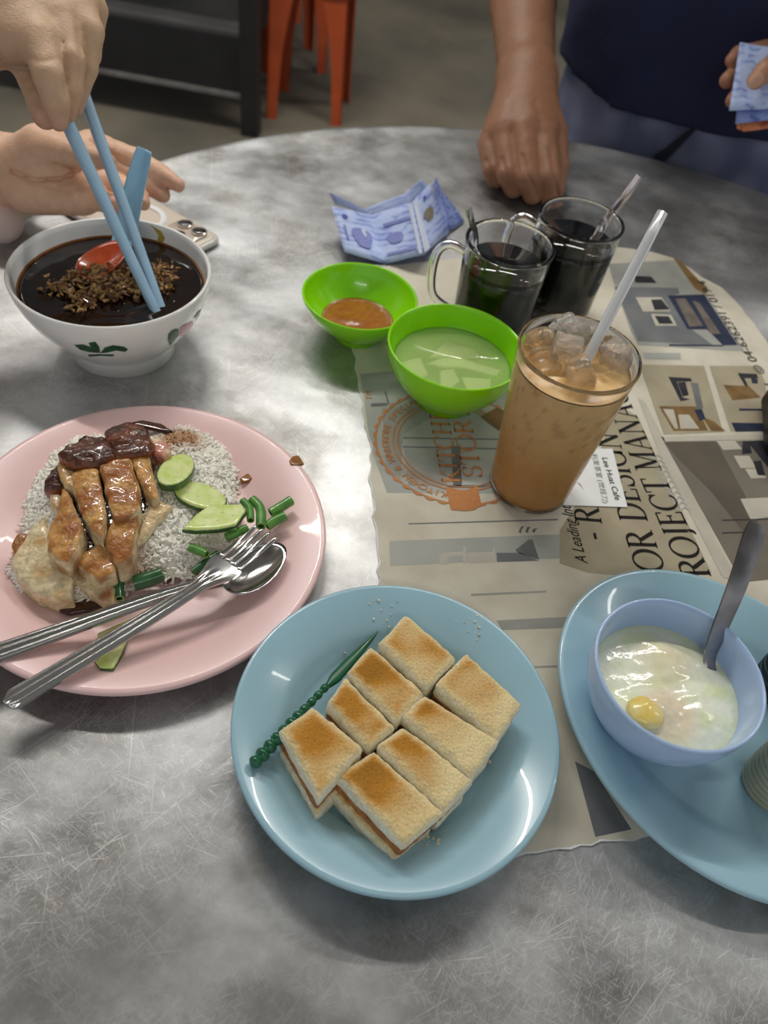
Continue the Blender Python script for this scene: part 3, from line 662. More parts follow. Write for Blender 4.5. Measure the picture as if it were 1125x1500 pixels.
V, F = lathe([(sr-.0012, 0), (sr+.0004, .0016), (sr+.0006, .0008), (sr-.0012, -.0012)], (*NB, TZ+SZ), 80); tag(mk('oil_film', V, F, oil), 'thin amber oil ring where the dark soup meets the bowl wall', 'oil')
# minced garlic and shallot crumbs on the soup
rs = np.random.RandomState(5); parts = []; cols = []
heap = np.array([at(x, y, SZ) for x, y in [(92, 425), (115, 412), (140, 405), (165, 408), (185, 418), (200, 428), (165, 432), (135, 436), (120, 448), (150, 420), (180, 400), (225, 408), (238, 400), (236, 420)]])
PAL = [lin((186, 142, 88)), lin((150, 108, 64)), lin((96, 62, 36)), lin((190, 150, 92)), lin((110, 78, 58)), lin((150, 110, 40))]
for k in range(1100):
    q = heap[rs.randint(len(heap))]+np.array([rs.randn()*.0052, rs.randn()*.0052, 0]); hh = .0045*rs.rand()**1.5
    s = np.array([.0006+.0019*rs.rand()**2, .0005+.0012*rs.rand()**2, .0004+.0006*rs.rand()])
    v, f = box((0, 0, 0), (2*s[0], 2*s[1], 2*s[2])); v = v*(1+.45*rs.randn(8, 1))
    Mr = np.array(Matrix.Rotation(rs.rand()*6.3, 3, 'Z') @ Matrix.Rotation(rs.randn()*.7, 3, 'X')); parts.append((v@Mr.T+q+np.array([0, 0, .0014+hh]), f))
    cols += [PAL[rs.randint(6)]]*8
o = mk('minced_topping', *join(parts), M['attrgloss'], smooth=False, col=np.array(cols)); tag(o, 'brown fried garlic and minced meat crumbs heaped on the dark soup', 'topping'); o['kind'] = 'stuff'
# chinese spoon: blue handle, bowl filled with red chilli oil
sp = thing('soup_spoon', at(165, 375, SZ), 'light blue Chinese soup spoon standing in the dark soup, its bowl red with chilli', 'spoon')
hp = cr([at(180, 362, SZ+.004), at(187, 335, SZ+.013), at(196, 290, .092), at(207, 245, .112), at(214, 219, .124)], 6)
tw_ = nrm(np.array([.0, -.8, .6]))
V, F = ribbon(hp, np.interp(np.linspace(0, 1, len(hp)), [0, .15, .5, .93, 1], [.0085, .0092, .0085, .0066, .0056]), lambda s, q: .0040*s*s, .0018, 11, tuple(tw_))
mk('handle', V, F, M['spoonblue'], sp)
SBc = at(150, 378, SZ+.0085); ax = nrm(at(190, 352, SZ+.0085)-at(112, 402, SZ+.0085)); ay = np.cross([0, 0, 1], ax)
def spoonbowl(c, ax, ay, L, Wd, D, th, n=28, rings=8, tilt=0.0):
    V = []; F = []
    for lay in (0, 1):
        V.append(c+np.array([0, 0, -D-lay*th]))
        for i in range(1, rings+1):
            f = i/rings
            for j in range(n):
                a = 2*math.pi*j/n; V.append(c+ax*L*f*math.cos(a)*(1+.0*lay)+ay*Wd*f*math.sin(a)*(1-.15*math.cos(a))+np.array([0, 0, -D*(1-f**2.4)-lay*th*(1 if i < rings else .6)+tilt*f*math.cos(a)]))
    m = 1+rings*n
    for lay in (0, 1):
        o_ = lay*m; fl = (lambda q: q) if lay == 0 else (lambda q: q[::-1])
        for j in range(n): F.append(fl((o_, o_+1+j, o_+1+(j+1) % n)))
        for i in range(rings-1):
            for j in range(n): a = o_+1+i*n; F.append(fl((a+j, a+n+j, a+n+(j+1) % n, a+(j+1) % n)))
    a = 1+(rings-1)*n
    for j in range(n): F.append((a+j, a+m+j, a+m+(j+1) % n, a+(j+1) % n))
    return np.array(V), F
mk('spoon_bowl', *spoonbowl(SBc, ax, ay, .0255, .0150, .0055, .0015, tilt=.003), pm('spoon_chilli', lin((208, 88, 40)), .25, rgb2=lin((186, 68, 28)), nscale=70, coat=.6), sp)
# chopsticks
for k, (a, b_, lab) in enumerate((((229, 458, .056), (88, 158, .165), 'nearer left'), ((236, 452, .056), (112, 110, .168), 'farther right'))):
    p0, p1 = at(*a), at(*b_); pth = np.array([p0+(p1-p0)*f for f in np.linspace(0, 1, 12)])
    V, F = tube(pth, np.interp(np.linspace(0, 1, 12), [0, 1], [.0034, .0046]), 16, sq=.6)
    tag(mk('chopstick', V, F, M['stick'], flat_angle=40), lab+' blue plastic chopstick held over the noodle bowl', 'chopstick', 'pair of chopsticks')
# --- lime green bowls
def green_bowl(c, R, h, foot, label):
    pr_ = bowlprof(R, h, foot, .0022, .0014, .004, 2.0 if foot > .021 else 1.6); tag(mk('plastic_bowl', *lathe(pr_, (*c, TZ+ZP), 96), M['green']), label, 'bowl', 'lime green bowls'); return pr_
SG = np.array([-.0533, .5693]); sgp = green_bowl(SG, .0499, .042, .020, 'small lime green bowl with brown chilli sauce in it')
BG = np.array([.0329, .5059]); bgp = green_bowl(BG, .0551, .055, .026, 'larger lime green bowl of clear broth beside the iced coffee')
z_ = .0170; V, F = liquid(on_prof(sgp, z_)+.0003, SG, z_+ZP, .0012, 4, 40, 14, depth=.003)
sc = mixc(lin((190, 120, 52)), lin((150, 82, 32)), .5+.5*noise(V, 420, 3)); tag(mk('chilli_sauce', V, F, M['attrsmooth'], col=sc), 'orange brown chilli sauce in the small green bowl', 'sauce')
z_ = .036; brth = pm('broth', lin((206, 226, 150)), .03, alpha=.34, noise_amt=.05)
V, F = liquid(on_prof(bgp, z_)-.0002, BG, z_+ZP, .0003, 6, 64, 14, depth=.003); tag(mk('clear_broth', V, F, brth), 'clear pale broth in the larger green bowl', 'soup')
radish = pm('radish_slice', lin((226, 236, 180)), .35, noise_amt=.12, nscale=90)
def cb6(x, y): return (430+x/3.214, 240+y/3.214)
for i, (pl, zz, lab) in enumerate([
    ([(640, 900), (720, 815), (850, 860), (905, 900), (800, 905)], .031, 'pale vegetable slice at the back of the clear broth'),
    ([(625, 925), (760, 890), (990, 960), (960, 990), (800, 950), (690, 945)], .0345, 'long pale vegetable slice across the middle of the clear broth'),
    ([(690, 960), (760, 950), (790, 1010), (740, 1050), (690, 1030)], .033, 'small pale vegetable slice in the front of the clear broth'),
    ([(790, 990), (935, 1000), (930, 1060), (820, 1055)], .032, 'square pale vegetable slice near the rim of the clear broth'),
    ([(510, 920), (600, 900), (640, 980), (580, 1010), (530, 970)], .033, 'pale vegetable slice at the left side of the clear broth')]):
    poly = [at(*cb6(*p), zz)[:2] for p in pl]; V, F = puff(poly, TZ+zz-.0048, TZ+zz-.0022, .0012, .0006, 120, i, .0013); tag(mk('radish_slice', V, F, radish), lab, 'vegetable', 'vegetable slices in the broth')
# --- egg bowl
EB = np.array([.1757, .2364]); ebz = .0048
ebp = bowlprof(.0478, .060, .024, .0026, .0016, .004, 2.3); tag(mk('egg_bowl', *lathe(ebp, (*EB, TZ+ebz), 96), M['perib']), 'periwinkle blue bowl of soft boiled eggs on the oval plate', 'bowl')
ez = .0395
def egg_surface():
    n, rings = 96, 40; r0 = on_prof(ebp, ez)-.0004; V = []; F = []
    for i in range(rings+1):
        for j in range(n): a = 2*math.pi*j/n; rr = r0*max(i, .02)/rings; V.append((EB[0]+rr*math.cos(a), EB[1]+rr*math.sin(a), 0))
    V = np.array(V); q = V[:, :2]; f = np.hypot(q[:, 0]-EB[0], q[:, 1]-EB[1])/r0
    def bl(px, py, rad): c = at(px, py, ez+ebz)[:2]; return np.exp(-((q-c)**2).sum(1)/rad**2)
    y1 = bl(975, 965, .0135); y2 = bl(955, 1042, .0125)
    h = .0013*noise(V, 120, 2)+.0004*noise(V, 330, 4)+.005*y1+.0075*y2+.004*bl(1030, 1045, .014)
    h = h*(1-f**3)-.0012*sstep(.75, 1, f)
    V[:, 2] = TZ+ebz+ez+h
    c = mixc(lin((248, 250, 228)), lin((232, 240, 186)), sstep(-.2, .7, noise(V, 130, 7)))
    c = np.where((sstep(.86, 1, f) > 0)[:, None], mixc(c, lin((222, 232, 196)), sstep(.86, 1, f)*.7), c)
    pt = np.clip(.9*y1**.7+.25*noise(V, 240, 9)*y1, 0, 1)*.8; c = c*(1-pt[:, None])+np.array(lin((242, 226, 184)))*pt[:, None]
    p2 = np.clip(sstep(.15, .6, bl(975, 1050, .016)), 0, 1)*.85; c = c*(1-p2[:, None])+np.array(lin((246, 226, 194)))*p2[:, None]
    for i in range(rings):
        for j in range(n): a = i*n; F.append((a+j, a+n+j, a+n+(j+1) % n, a+(j+1) % n))
    return V, F, c
M['egg'] = pm('soft_egg', (1, 1, 1), .12, attr=True, noise_amt=.05, nscale=300, bump=.0006, bscale=160, coat=.5)
V, F, c = egg_surface(); eg = thing('soft_egg', (*EB, TZ+ebz+ez), 'soft boiled eggs with runny white and yolk in the periwinkle bowl', 'egg')
mk('egg_white', V, F, M['egg'], eg, col=c)
yc = at(946, 1044, ez+ebz+.0028)
def yolk(P): return ellipsoid(P, yc, np.eye(3), (.0108, .0096, .0052))+.0005*noise(P, 300, 3)
V, F = surfnet(yolk, yc-.012, yc+.012, .0009); mk('yolk', V, F, pm('egg_yolk', lin((242, 212, 112)), .18, rgb2=lin((244, 224, 160)), nscale=120, coat=.5, sss=.2), eg)
# teaspoon in the egg
def spoon(name, label, path, wid, mat, bowl=None, group=None, up=(0, 0, 1), prof=lambda s, q: -.0006*s*s, thick=.0014, hname='handle', nlat=7):
    t = thing(name, path[0], label, 'spoon', group); mk(hname, *ribbon(path, wid, prof, thick, nlat, up), mat, t, flat_angle=50)
    if bowl: mk('spoon_bowl', *spoonbowl(*bowl), mat, t)
    return t
hp = cr([at(1052, 1012, .040), at(1041, 972, .046), at(1050, 938, .058), at(1082, 858, .088), at(1112, 768, .108)], 8)
wd = np.interp(np.linspace(0, 1, len(hp)), [0, .2, .3, .6, .95, 1], [.006, .0034, .0036, .0054, .0072, .0052])
sb = at(1062, 1030, .036)
spoon('teaspoon', 'worn steel teaspoon standing in the egg bowl', hp, wd, pm('worn_steel', (.34, .32, .32), .3, 1., rgb2=(.22, .21, .21), nscale=60), (sb, nrm(hp[0]-at(1070, 1060, .03)), np.cross([0, 0, 1], nrm(hp[0]-at(1070, 1060, .03))), .016, .010, .004, .001), up=(.2, -.75, .6))
# condiment bottles on the oval plate, cut off by the frame
def ribbed(name, c, R, h, mat, label, capmat):
    t = thing(name, (c[0], c[1], TZ+c[2]), label, 'bottle'); pf = [(0, 0), (R*.8, 0)]
    n = 10
    for k in range(n*4+1):
        f = k/(n*4); r = R*(.80+.20*math.sin(math.pi*min(1, .18+f*.62))**.6)-(.0016 if k % 4 in (0,) else 0); pf.append((r, .002+f*(h*.8)))
    pf += [(R*.55, h*.84), (R*.45, h*.86), (0, h*.86)]; mk('ribbed_body', *lathe(pf, (c[0], c[1], TZ+c[2]), 64), mat, t)
    mk('cap', *lathe([(0, h*.85), (R*.5, h*.85), (R*.52, h*.93), (R*.38, h), (0, h)], (c[0], c[1], TZ+c[2]), 40), capmat, t)
pp = at(1149, 1135, .022); ribbed('pepper_shaker', (pp[0], pp[1], .0045), .0185, .058, pm('pepper_glaze', lin((168, 168, 142)), .4, noise_amt=.1, nscale=60), 'pale ribbed pepper shaker at the right edge of the oval plate', M['white'])
pp = at(1158, 990, .022); ribbed('soy_bottle', (pp[0], pp[1], .0045), .0185, .075, pm('soy_black', (.012, .011, .011), .25, noise_amt=.3, nscale=60), 'black ribbed soy sauce bottle behind the pale pepper shaker', M['darkmetal'])
# black leather pouch at the right edge
pc = at(1178, 618, .02)
def pouch(P):
    q = P-pc.astype(np.float32); q = q@np.array(Matrix.Rotation(-.15, 3, 'Z'), np.float32)
    d = np.abs(q)-np.array([.021, .030, .010], np.float32); o_ = np.linalg.norm(np.maximum(d, 0), axis=-1)+np.minimum(d.max(-1), 0)-.009
    return o_+.0012*noise(P, 60, 2)
V, F = surfnet(pouch, pc-np.array([.05, .055, .025]), pc+np.array([.05, .055, .025]), .0025)
V[:, 2] += TZ+ZP+.0008-V[:, 2].min()
tag(mk('leather_pouch', V, F, pm('black_leather', (.012, .012, .012), .42, noise_amt=.4, nscale=60, bump=.0006, bscale=300)), 'black leather pouch on the newspaper at the right edge', 'pouch')
# ================================================================== iced coffee
CU = np.array([.1055, .4190]); CZ = ZP+.0012; CH = .129; CR = .0403; CB = .0300
cup = thing('iced_coffee', (*CU, TZ+CZ), 'tall clear plastic tumbler of iced milk coffee on the newspaper', 'drink')
def cw(f): return CB+(CR-CB)*f
pf = [(0, 0), (CB-.002, 0), (CB, .002)]+[(cw(f), CH*f) for f in np.linspace(.05, .97, 12)]+[(CR+.0003, CH*.985), (CR-.0002, CH), (CR-.0016, CH-.0004)]+[(cw(f)-.0018, CH*f) for f in np.linspace(.95, .06, 12)]+[(CB-.004, .0055), (0, .0055)]
mk('tumbler', *lathe(pf, (*CU, TZ+CZ), 96), M['plastic'], cup)
LZ = .1155; pf = [(0, .0030), (CB-.0035, .0030)]+[(cw(f)-.0012, CH*f) for f in np.linspace(.07, LZ/CH, 26)]
V, F = lathe(pf, (*CU, TZ+CZ), 96)
V2, F2 = liquid(cw(LZ/CH)-.0012, CU, LZ+CZ, .0016, 8, 96, 14, depth=.0005)
V, F = join([(V, F), (V2, F2)])
f = np.clip((V[:, 2]-TZ)/LZ, 0, 1); nn = noise(V*np.array([1, 1, .6]), 210, 2)
c = mixc(lin((208, 154, 84)), lin((234, 194, 130)), sstep(.3, .95, f)); sp_ = np.maximum(sstep(.42, .62, nn), sstep(.40, .55, noise(V*np.array([1, 1, 1.4]), 330, 9)))*sstep(.25, .5, f)*.5; c = c*(1-sp_[:, None])+np.array(lin((178, 122, 70)))*sp_[:, None]  # darker flecks painted in for the shadows of the ice
st_ = sstep(.35, .7, noise(V*np.array([1, 1, .35]), 130, 4))*sstep(.6, .9, f)*.5; c = c*(1-st_[:, None])+np.array(lin((240, 208, 164)))*st_[:, None]
mk('milk_coffee', V, F, pm('milk_coffee', (1, 1, 1), .3, attr=True, noise_amt=.06, nscale=160), cup, col=c)
rs = np.random.RandomState(11)
def cb7(x, y): return (640+x/2.778, 240+y/2.778)
ICE = [(415, 735, .007, .0085, 'amber tinted ice cube at the left of the iced coffee'), (545, 670, .0115, .0095, 'large clear ice cube standing highest at the back of the iced coffee'), (525, 760, .0105, .0095, 'clear ice cube in the middle of the iced coffee'),
       (735, 790, .009, .0095, 'clear ice cube at the right side of the iced coffee'), (610, 675, .009, .006, 'small clear ice cube behind the straw'), (580, 870, .0045, .0105, 'sunken ice cube coated with coffee at the front'), (690, 745, .005, .007, 'small sunken ice cube right of the straw'), (460, 690, .0075, .006, 'small clear ice cube by the back left rim of the tumbler'), (440, 810, .003, .008, 'sunken ice cube at the front left of the tumbler')]
for i, (x, y, up_, s, lab) in enumerate(ICE):
    c = at(*cb7(x, y), LZ+CZ+up_*.6); r_ = cw(.95)-.004-s*.8; q = c[:2]-CU; L = np.linalg.norm(q)
    if L > r_: c[:2] = CU+q/L*r_
    R_ = np.array(Matrix.Rotation(rs.rand()*3, 3, 'Z') @ Matrix.Rotation(rs.randn()*.5, 3, 'X') @ Matrix.Rotation(rs.randn()*.5, 3, 'Y'), np.float32)
    def ice(P, c=c, s=s, R_=R_, i=i):
        q = (P-c.astype(np.float32))@R_; d = np.abs(q)-np.array([s*.75, s*.5, s*.95], np.float32)
        return np.linalg.norm(np.maximum(d, 0), axis=-1)+np.minimum(d.max(-1), 0)-s*.22+.0016*noise(P, 200, i)+.0008*noise(P, 520, i)
    V, F = surfnet(ice, c-s*1.8, c+s*1.8, .0010)
    mt = M['ice'] if i not in (0, 5, 6, 8) else pm('amber_ice', (.92, .78, .58), .10, trans=.85, ior=1.31, bump=.001, bscale=160)
    tag(mk('ice_cube', V, F, mt), lab, 'ice', 'ice cubes in the coffee')
p0, p1 = at(*cb7(600, 815), LZ+CZ+.002), at(*cb7(917, 200), .192)
dv = nrm(p1-p0); p0 = p0-dv*.012; pth = np.array([p0+(p1-p0)*f for f in np.linspace(0, 1, 8)]); r_ = .0037
Vo, Fo = tube(pth, r_, 28, False); Vi, Fi = tube(pth, r_-.0005, 28, False); n = len(Vo)
F = Fo+[tuple(x+n for x in q[::-1]) for q in Fi]
for j in range(28): k = (j+1) % 28; F.append((j, j+n, k+n, k)); a = 7*28; F.append((a+j, a+k, a+k+n, a+j+n))
tag(mk('drinking_straw', np.concatenate([Vo, Vi]), F, M['straw']), 'translucent white plastic straw leaning in the iced coffee', 'straw')
# ================================================================== glass mugs
M['kopi'] = pm('black_coffee', (.006, .004, .003), .04, noise_amt=.3, nscale=20)
def mug(c, R, h, zz, label, hang, hlo=.18, hhi=.80):
    t = thing('glass_mug', (c[0], c[1], TZ+zz), label, 'mug', 'glass mugs of black coffee'); b = R*.90
    def rr(f): return b+(R-b)*f
    pf = [(0, 0), (b-.003, 0), (b, .003)]+[(rr(f), h*f) for f in np.linspace(.06, .96, 8)]+[(R+.0006, h*.98), (R+.0002, h), (R-.0022, h), (R-.003, h*.98)]+[(rr(f)-.0034, h*f) for f in np.linspace(.95, .12, 8)]+[(b-.008, .008), (0, .008)]
    mk('mug_body', *lathe(pf, (c[0], c[1], TZ+zz), 80), M['glass'], t)
    L = h*.79; pf = [(0, .0074), (b-.0070, .0074)]+[(rr(f)-.0028, h*f) for f in np.linspace(.125, .79, 8)]+[(0, L)]
    mk('black_coffee', *lathe(pf, (c[0], c[1], TZ+zz), 80), M['kopi'], t)
    u = np.array([math.cos(hang), math.sin(hang), 0]); o_ = np.array([c[0], c[1], TZ+zz]); H_ = lambda d, f: o_+u*d+np.array([0, 0, h*f])
    path = cr([H_(rr(hhi)-.002, hhi+.02), H_(R+.012, hhi+.06), H_(R+.021, hhi-.04), H_(R+.022, .5), H_(R+.016, .3), H_(rr(hlo)-.002, hlo)], 7)
    mk('handle', *tube(path, .0042, 14, up=tuple(np.cross(u, [0, 0, 1]))), M['glass'], t)
    return t
M1 = np.array([.0637, .6035]); M2 = np.array([.1261, .6669]); MH = .095
mug(M1, .0377, MH, ZP+.0006, 'glass mug of black coffee with handle beside the blue banknotes', math.radians(178))
mug(M2, .0384, MH, ZP+.0006, 'farther glass mug of black coffee in front of the standing man\'s fist', math.radians(170))
p = cr([at(699, 372, .070), at(697, 350, .082), at(692, 325, .101), at(688, 306, .113)], 6); p = np.vstack([p[0]+(p[0]-p[1])*6, p])
spoon('teaspoon', 'thin steel teaspoon standing by the handle in the nearer mug', p, np.interp(np.linspace(0, 1, len(p)), [0, .8, 1], [.0032, .0036, .0026]), M['chrome'], None, 'teaspoons in the mugs', up=(1, -.8, .2))
p = cr([at(880, 338, .077), at(893, 320, .088), at(915, 290, .112), at(937, 258, .132)], 6); p = np.vstack([p[0]+(p[0]-p[1])*3, p])
spoon('teaspoon', 'shiny teaspoon handle rising from the farther mug', p, np.interp(np.linspace(0, 1, len(p)), [0, .35, 1], [.0044, .0046, .0030]), pm('rosy_steel', (.85, .76, .75), .2, .9, noise_amt=.1, nscale=40), None, 'teaspoons in the mugs', up=(0, -1, .8), prof=lambda s, q: -.0025*s*s, thick=.0022)
# ================================================================== toast
def ct(x, y): return (320+x/2.163, 840+y/2.163)
TOAST = [
 ('toast sandwich finger farthest at the top of the plate', [(595, 120), (760, 262), (664, 366), (506, 213)], .0375, .55, 1.0),
 ('toast sandwich finger at the right edge, with a small pit in its pale top', [(788, 243), (968, 412), (888, 528), (682, 347)], .0375, .25, .8),
 ('darkest toasted finger, second along the green pick side', [(482, 220), (658, 376), (566, 474), (405, 308)], .0365, .95, 1.1),
 ('toast finger in the middle of the right-hand row', [(652, 376), (898, 526), (806, 648), (580, 446)], .0375, .55, .8),
 ('toast finger with a torn pale corner beside the green pick', [(402, 318), (562, 484), (480, 556), (340, 408)], .0365, .8, 1.0),
 ('third toast finger of the right-hand row, browned along its left', [(588, 478), (814, 652), (718, 756), (498, 540)], .0375, .5, .8),
 ('loose toast finger at the left end, tilted off its bottom slice', [(300, 410), (464, 552), (318, 716), (190, 490)], .0395, .65, 1.0),
 ('frontmost toast finger showing brown kaya filling at its cut side', [(492, 552), (720, 754), (590, 866), (368, 632)], .0375, .65, 1.0)]
pz = TZ+ZP+.0045
kaya = pm('kaya_filling', lin((176, 112, 52)), .4, rgb2=lin((140, 82, 34)), nscale=260, bump=.001, bscale=300, coat=.2)
for i, (lab, pl, zt, brown, lt) in enumerate(TOAST):
    w_ = np.array([at(*ct(*p), zt)[:2] for p in pl]); c2 = w_.mean(0); w_ = c2+(w_-c2)*.985
    if polysd(c2[None].astype(np.float32), w_.astype(np.float32))[0] > 0: w_ = w_[::-1]
    tt = thing('toast_sandwich', (*c2, pz), lab, 'toast', 'kaya toast fingers on the blue plate')
    lx, ly = nrm(w_[1]-w_[0]), nrm(w_[2]-w_[1])
    zb = TZ+zt-.0145
    for nm, z0, z1, sc_, sh in (('bottom_slice', pz+.0003, zb-.0022, .97, np.array([0, -.0015])), ('top_slice', zb, TZ+zt, 1.0, np.zeros(2))):
        if i == 6 and nm == 'bottom_slice': sh = np.array([.0005, -.0035])
        if i == 7 and nm == 'bottom_slice': sh = np.array([-.0022, -.0030])
        tl = (.02, -.02) if nm == 'top_slice' and i in (6, 7) else None
        V, F = puff(c2+sh+(w_-c2)*sc_, z0, z1, .0042, .0008, 260, i+1, .0016, tl)
        N_ = vnormals(V, F); sd = -polysd(V[:, :2].astype(np.float32), (c2+sh+(w_-c2)*sc_).astype(np.float32))
        side = mixc(lin((252, 246, 224)), lin((242, 228, 190)), sstep(-.5, .8, noise(V, 500, i)))
        up = sstep(.45, .8, np.abs(N_[:, 2])); q = V[:, :2]-c2
        g = .66+1.0*noise(np.c_[q*70, np.full(len(q), i*3.1)], 1, i+2)+(brown-.6)*1.2-.5*((q@lx)/.02)*(1.3 if i in (1, 3, 5, 7) else .3)
        g = g*sstep(.0, .006, sd+.0015*noise(V, 400, 5)); g = np.clip(g, 0, 1.4)
        tcol = mixc(lin((246, 226, 172)), lin((208, 146, 58)), np.clip(g, 0, 1)); tcol = tcol*(1-.55*np.clip(g-.85, 0, 1)[:, None])
        mk(nm, V, F, M['bread'], tt, col=side*(1-up[:, None])+tcol*up[:, None])
    V, F = puff(c2+(w_-c2)*.975+np.array([-.0004, -.0008]), zb-.0036, zb+.0016, .0012, .0005, 500, i, .0015)
    mk('kaya_layer', V, F, kaya, tt)
rs = np.random.RandomState(3); parts = []
for k in range(70):
    x, y = [(690, 905), (650, 880), (700, 935), (556, 893), (515, 960), (580, 1215), (640, 1215), (720, 1090)][rs.randint(8)]
    q = at(x+rs.randn()*14, y+rs.randn()*12, .02); r_ = np.linalg.norm(q[:2]-TO)/.0915; s = .0003+.0006*rs.rand()**3
    if r_ > .97: continue
    zz = TZ+ZP+np.interp(r_, [0, .6, .68, .74, .88, 1], [.004, .0045, .0125, .0165, .0215, .025])+s*.6
    v, f = box((0, 0, 0), (2*s, 1.6*s, 1.4*s), rs.rand()*3); parts.append((v*(1+.3*rs.randn(8, 1))+np.array([q[0], q[1], zz]), f))
o = mk('bread_crumbs', *join(parts), pm('crumb', lin((226, 214, 180)), .8, noise_amt=.1), smooth=False); tag(o, 'scattered pale bread crumbs on the blue toast plate', 'crumbs'); o['kind'] = 'stuff'
# green plastic cocktail pick
def pz_(px, py, lift=.002):
    z = .02
    for _ in range(6):
        q = at(px, py, z); r_ = np.linalg.norm(q[:2]-TO)/.0915; z = ZP+np.interp(r_, [0, .6, .68, .74, .88, 1], [.004, .0045, .0125, .0165, .0215, .025])+lift
    return at(px, py, z)
pa, pb = pz_(368, 1123, .0042), pz_(554, 924, .0042); L = np.linalg.norm(pb-pa); mid = (pa+pb)/2
tt = thing('cocktail_pick', pa, 'dark green plastic cocktail pick with a beaded handle lying beside the toast', 'pick')
gm = pm('dark_green_plastic', lin((14, 92, 58)), .25, noise_amt=.1, nscale=60, coat=.4)
n = 120; s = np.linspace(0, .56, n); bead = np.abs(np.sin(s/.56*math.pi*11)); rad = .0019+.0013*bead; rad *= np.interp(s, [0, .02, .06, .3, .42, .56], [.6, 1.15, 1.3, 1.15, .8, .75])
rad = np.maximum(rad*np.sqrt(np.clip(s/.008, .02, 1)), .0002)
mk('beaded_handle', *tube(pa+(pb-pa)*s[:, None], rad, 14), gm, tt)
s = np.linspace(.55, 1, 24); pth = pa+(pb-pa)*s[:, None]
mk('blade', *ribbon(pth, np.interp(s, [.55, .62, .75, .95, 1], [.0012, .0034, .0032, .0012, .0002]), lambda a, b: -.0008*a*a, .0016, 7), gm, tt)
# ================================================================== chicken rice
def cp(x, y): return (x/2.25, 580+y/2.25)
def c3(x, y): return (x/3.75, 600+y/3.75)
RICE = np.array([at(*cp(*p), .014)[:2] for p in [(12, 570), (60, 450), (80, 300), (150, 180), (235, 118), (340, 108), (470, 120), (590, 78), (700, 108), (765, 170), (785, 235), (770, 305), (800, 345), (765, 450), (690, 545), (600, 590), (490, 580), (380, 650), (200, 670), (45, 615)]], np.float32)
def rice_h(q): d = -polysd(np.asarray(q, np.float32), RICE); return .0045+.019*np.sqrt(np.clip(d/.032, 0, 1))+.0018*noise(np.c_[q, np.zeros(len(q))], 140, 4)
lo, hi = RICE.min(0), RICE.max(0); rs = np.random.RandomState(9)
g = 60; xs = np.linspace(lo[0], hi[0], g); ys = np.linspace(lo[1], hi[1], g); XX, YY = np.meshgrid(xs, ys, indexing='ij'); Q = np.stack([XX.ravel(), YY.ravel()], 1)
ok = polysd(Q.astype(np.float32), RICE) < .001; hh = np.where(ok, rice_h(Q)-.0006, .0035)
V = np.c_[Q, TZ+hh]; F = [(i*g+j, (i+1)*g+j, (i+1)*g+j+1, i*g+j+1) for i in range(g-1) for j in range(g-1) if ok[[i*g+j, (i+1)*g+j, (i+1)*g+j+1, i*g+j+1]].all()]
used = sorted({k for q in F for k in q}); mp = {k: i for i, k in enumerate(used)}; parts = [(V[used], [tuple(mp[k] for k in q) for q in F])]
gr = []; gf = []
for i, (x, r) in enumerate(((-1, 0), (-.62, .72), (.0, 1), (.62, .8), (1, 0))):
    if r == 0: gr.append((x, 0, 0))
    else: gr += [(x, r*math.cos(a), r*math.sin(a)) for a in (0.3, 1.87, 3.44, 5.01)]
for j in range(4): k = (j+1) % 4; gf += [(0, 1+k, 1+j), (1+j, 1+k, 5+k, 5+j), (5+j, 5+k, 9+k, 9+j), (9+j, 9+k, 13)]
gr = np.array(gr)*np.array([.0034, .00125, .00125])
Q = rs.rand(16000, 2)*(hi-lo)+lo; Q = Q[polysd(Q.astype(np.float32), RICE) < .0008][:4200]; hq = rice_h(Q)
for q, h_ in zip(Q, hq):
    Mr = np.array(Matrix.Rotation(rs.rand()*6.3, 3, 'Z') @ Matrix.Rotation(rs.randn()*.3, 3, 'Y')); parts.append(((gr*(.85+.3*rs.rand()))@Mr.T+np.array([q[0], q[1], TZ+h_-.0004+.0012*rs.rand()]), gf))
V, F = join(parts)
sd_ = np.array([at(*cp(*p), .02)[:2] for p in [(560, 130), (600, 150), (620, 140), (380, 560), (440, 540), (60, 490), (300, 560), (420, 330)]]); sm = sum(np.exp(-((V[:, :2]-s_)**2).sum(1)/.011**2) for s_ in sd_)
c = mixc(lin((252, 249, 238)), lin((168, 116, 62)), np.clip(sm*(.7+.4*noise(V, 300, 2)), 0, .9))
o = mk('steamed_rice', V, F, pm('cooked_rice', (1, 1, 1), .35, attr=True, noise_amt=.05, nscale=200), col=c); tag(o, 'mound of white steamed rice on the pink plate', 'rice'); o['kind'] = 'stuff'
# sauce pools
M['sauce'] = pm('soy_gravy', lin((74, 36, 14)), .1, rgb2=lin((46, 20, 8)), nscale=60, coat=.5)
def pool(name, pts, z, th, label, seed, mat=None, grp=None):
    poly = [at(*cp(*p), z)[:2] for p in pts]; V, F = puff(poly, TZ+z-th, TZ+z+th, th*.9, .0003, 200, seed, .0012); return tag(mk(name, V, F, mat or M['sauce']), label, 'sauce', grp)
pool('gravy_pool', [(190, 670), (260, 640), (340, 670), (380, 690), (330, 705), (230, 724), (195, 715)], .0065, .0018, 'dark brown gravy pool below the chicken on the pink plate', 1)
pool('gravy_pool', [(410, 92), (470, 82), (530, 92), (575, 120), (540, 122), (470, 108)], .0185, .0014, 'brown gravy pool behind the dark roast pieces', 2)
pool('gravy_pool', [(535, 580), (570, 590), (565, 612), (540, 620), (525, 600)], .0065, .0016, 'small gravy pool beside the dark green scallion piece', 3)
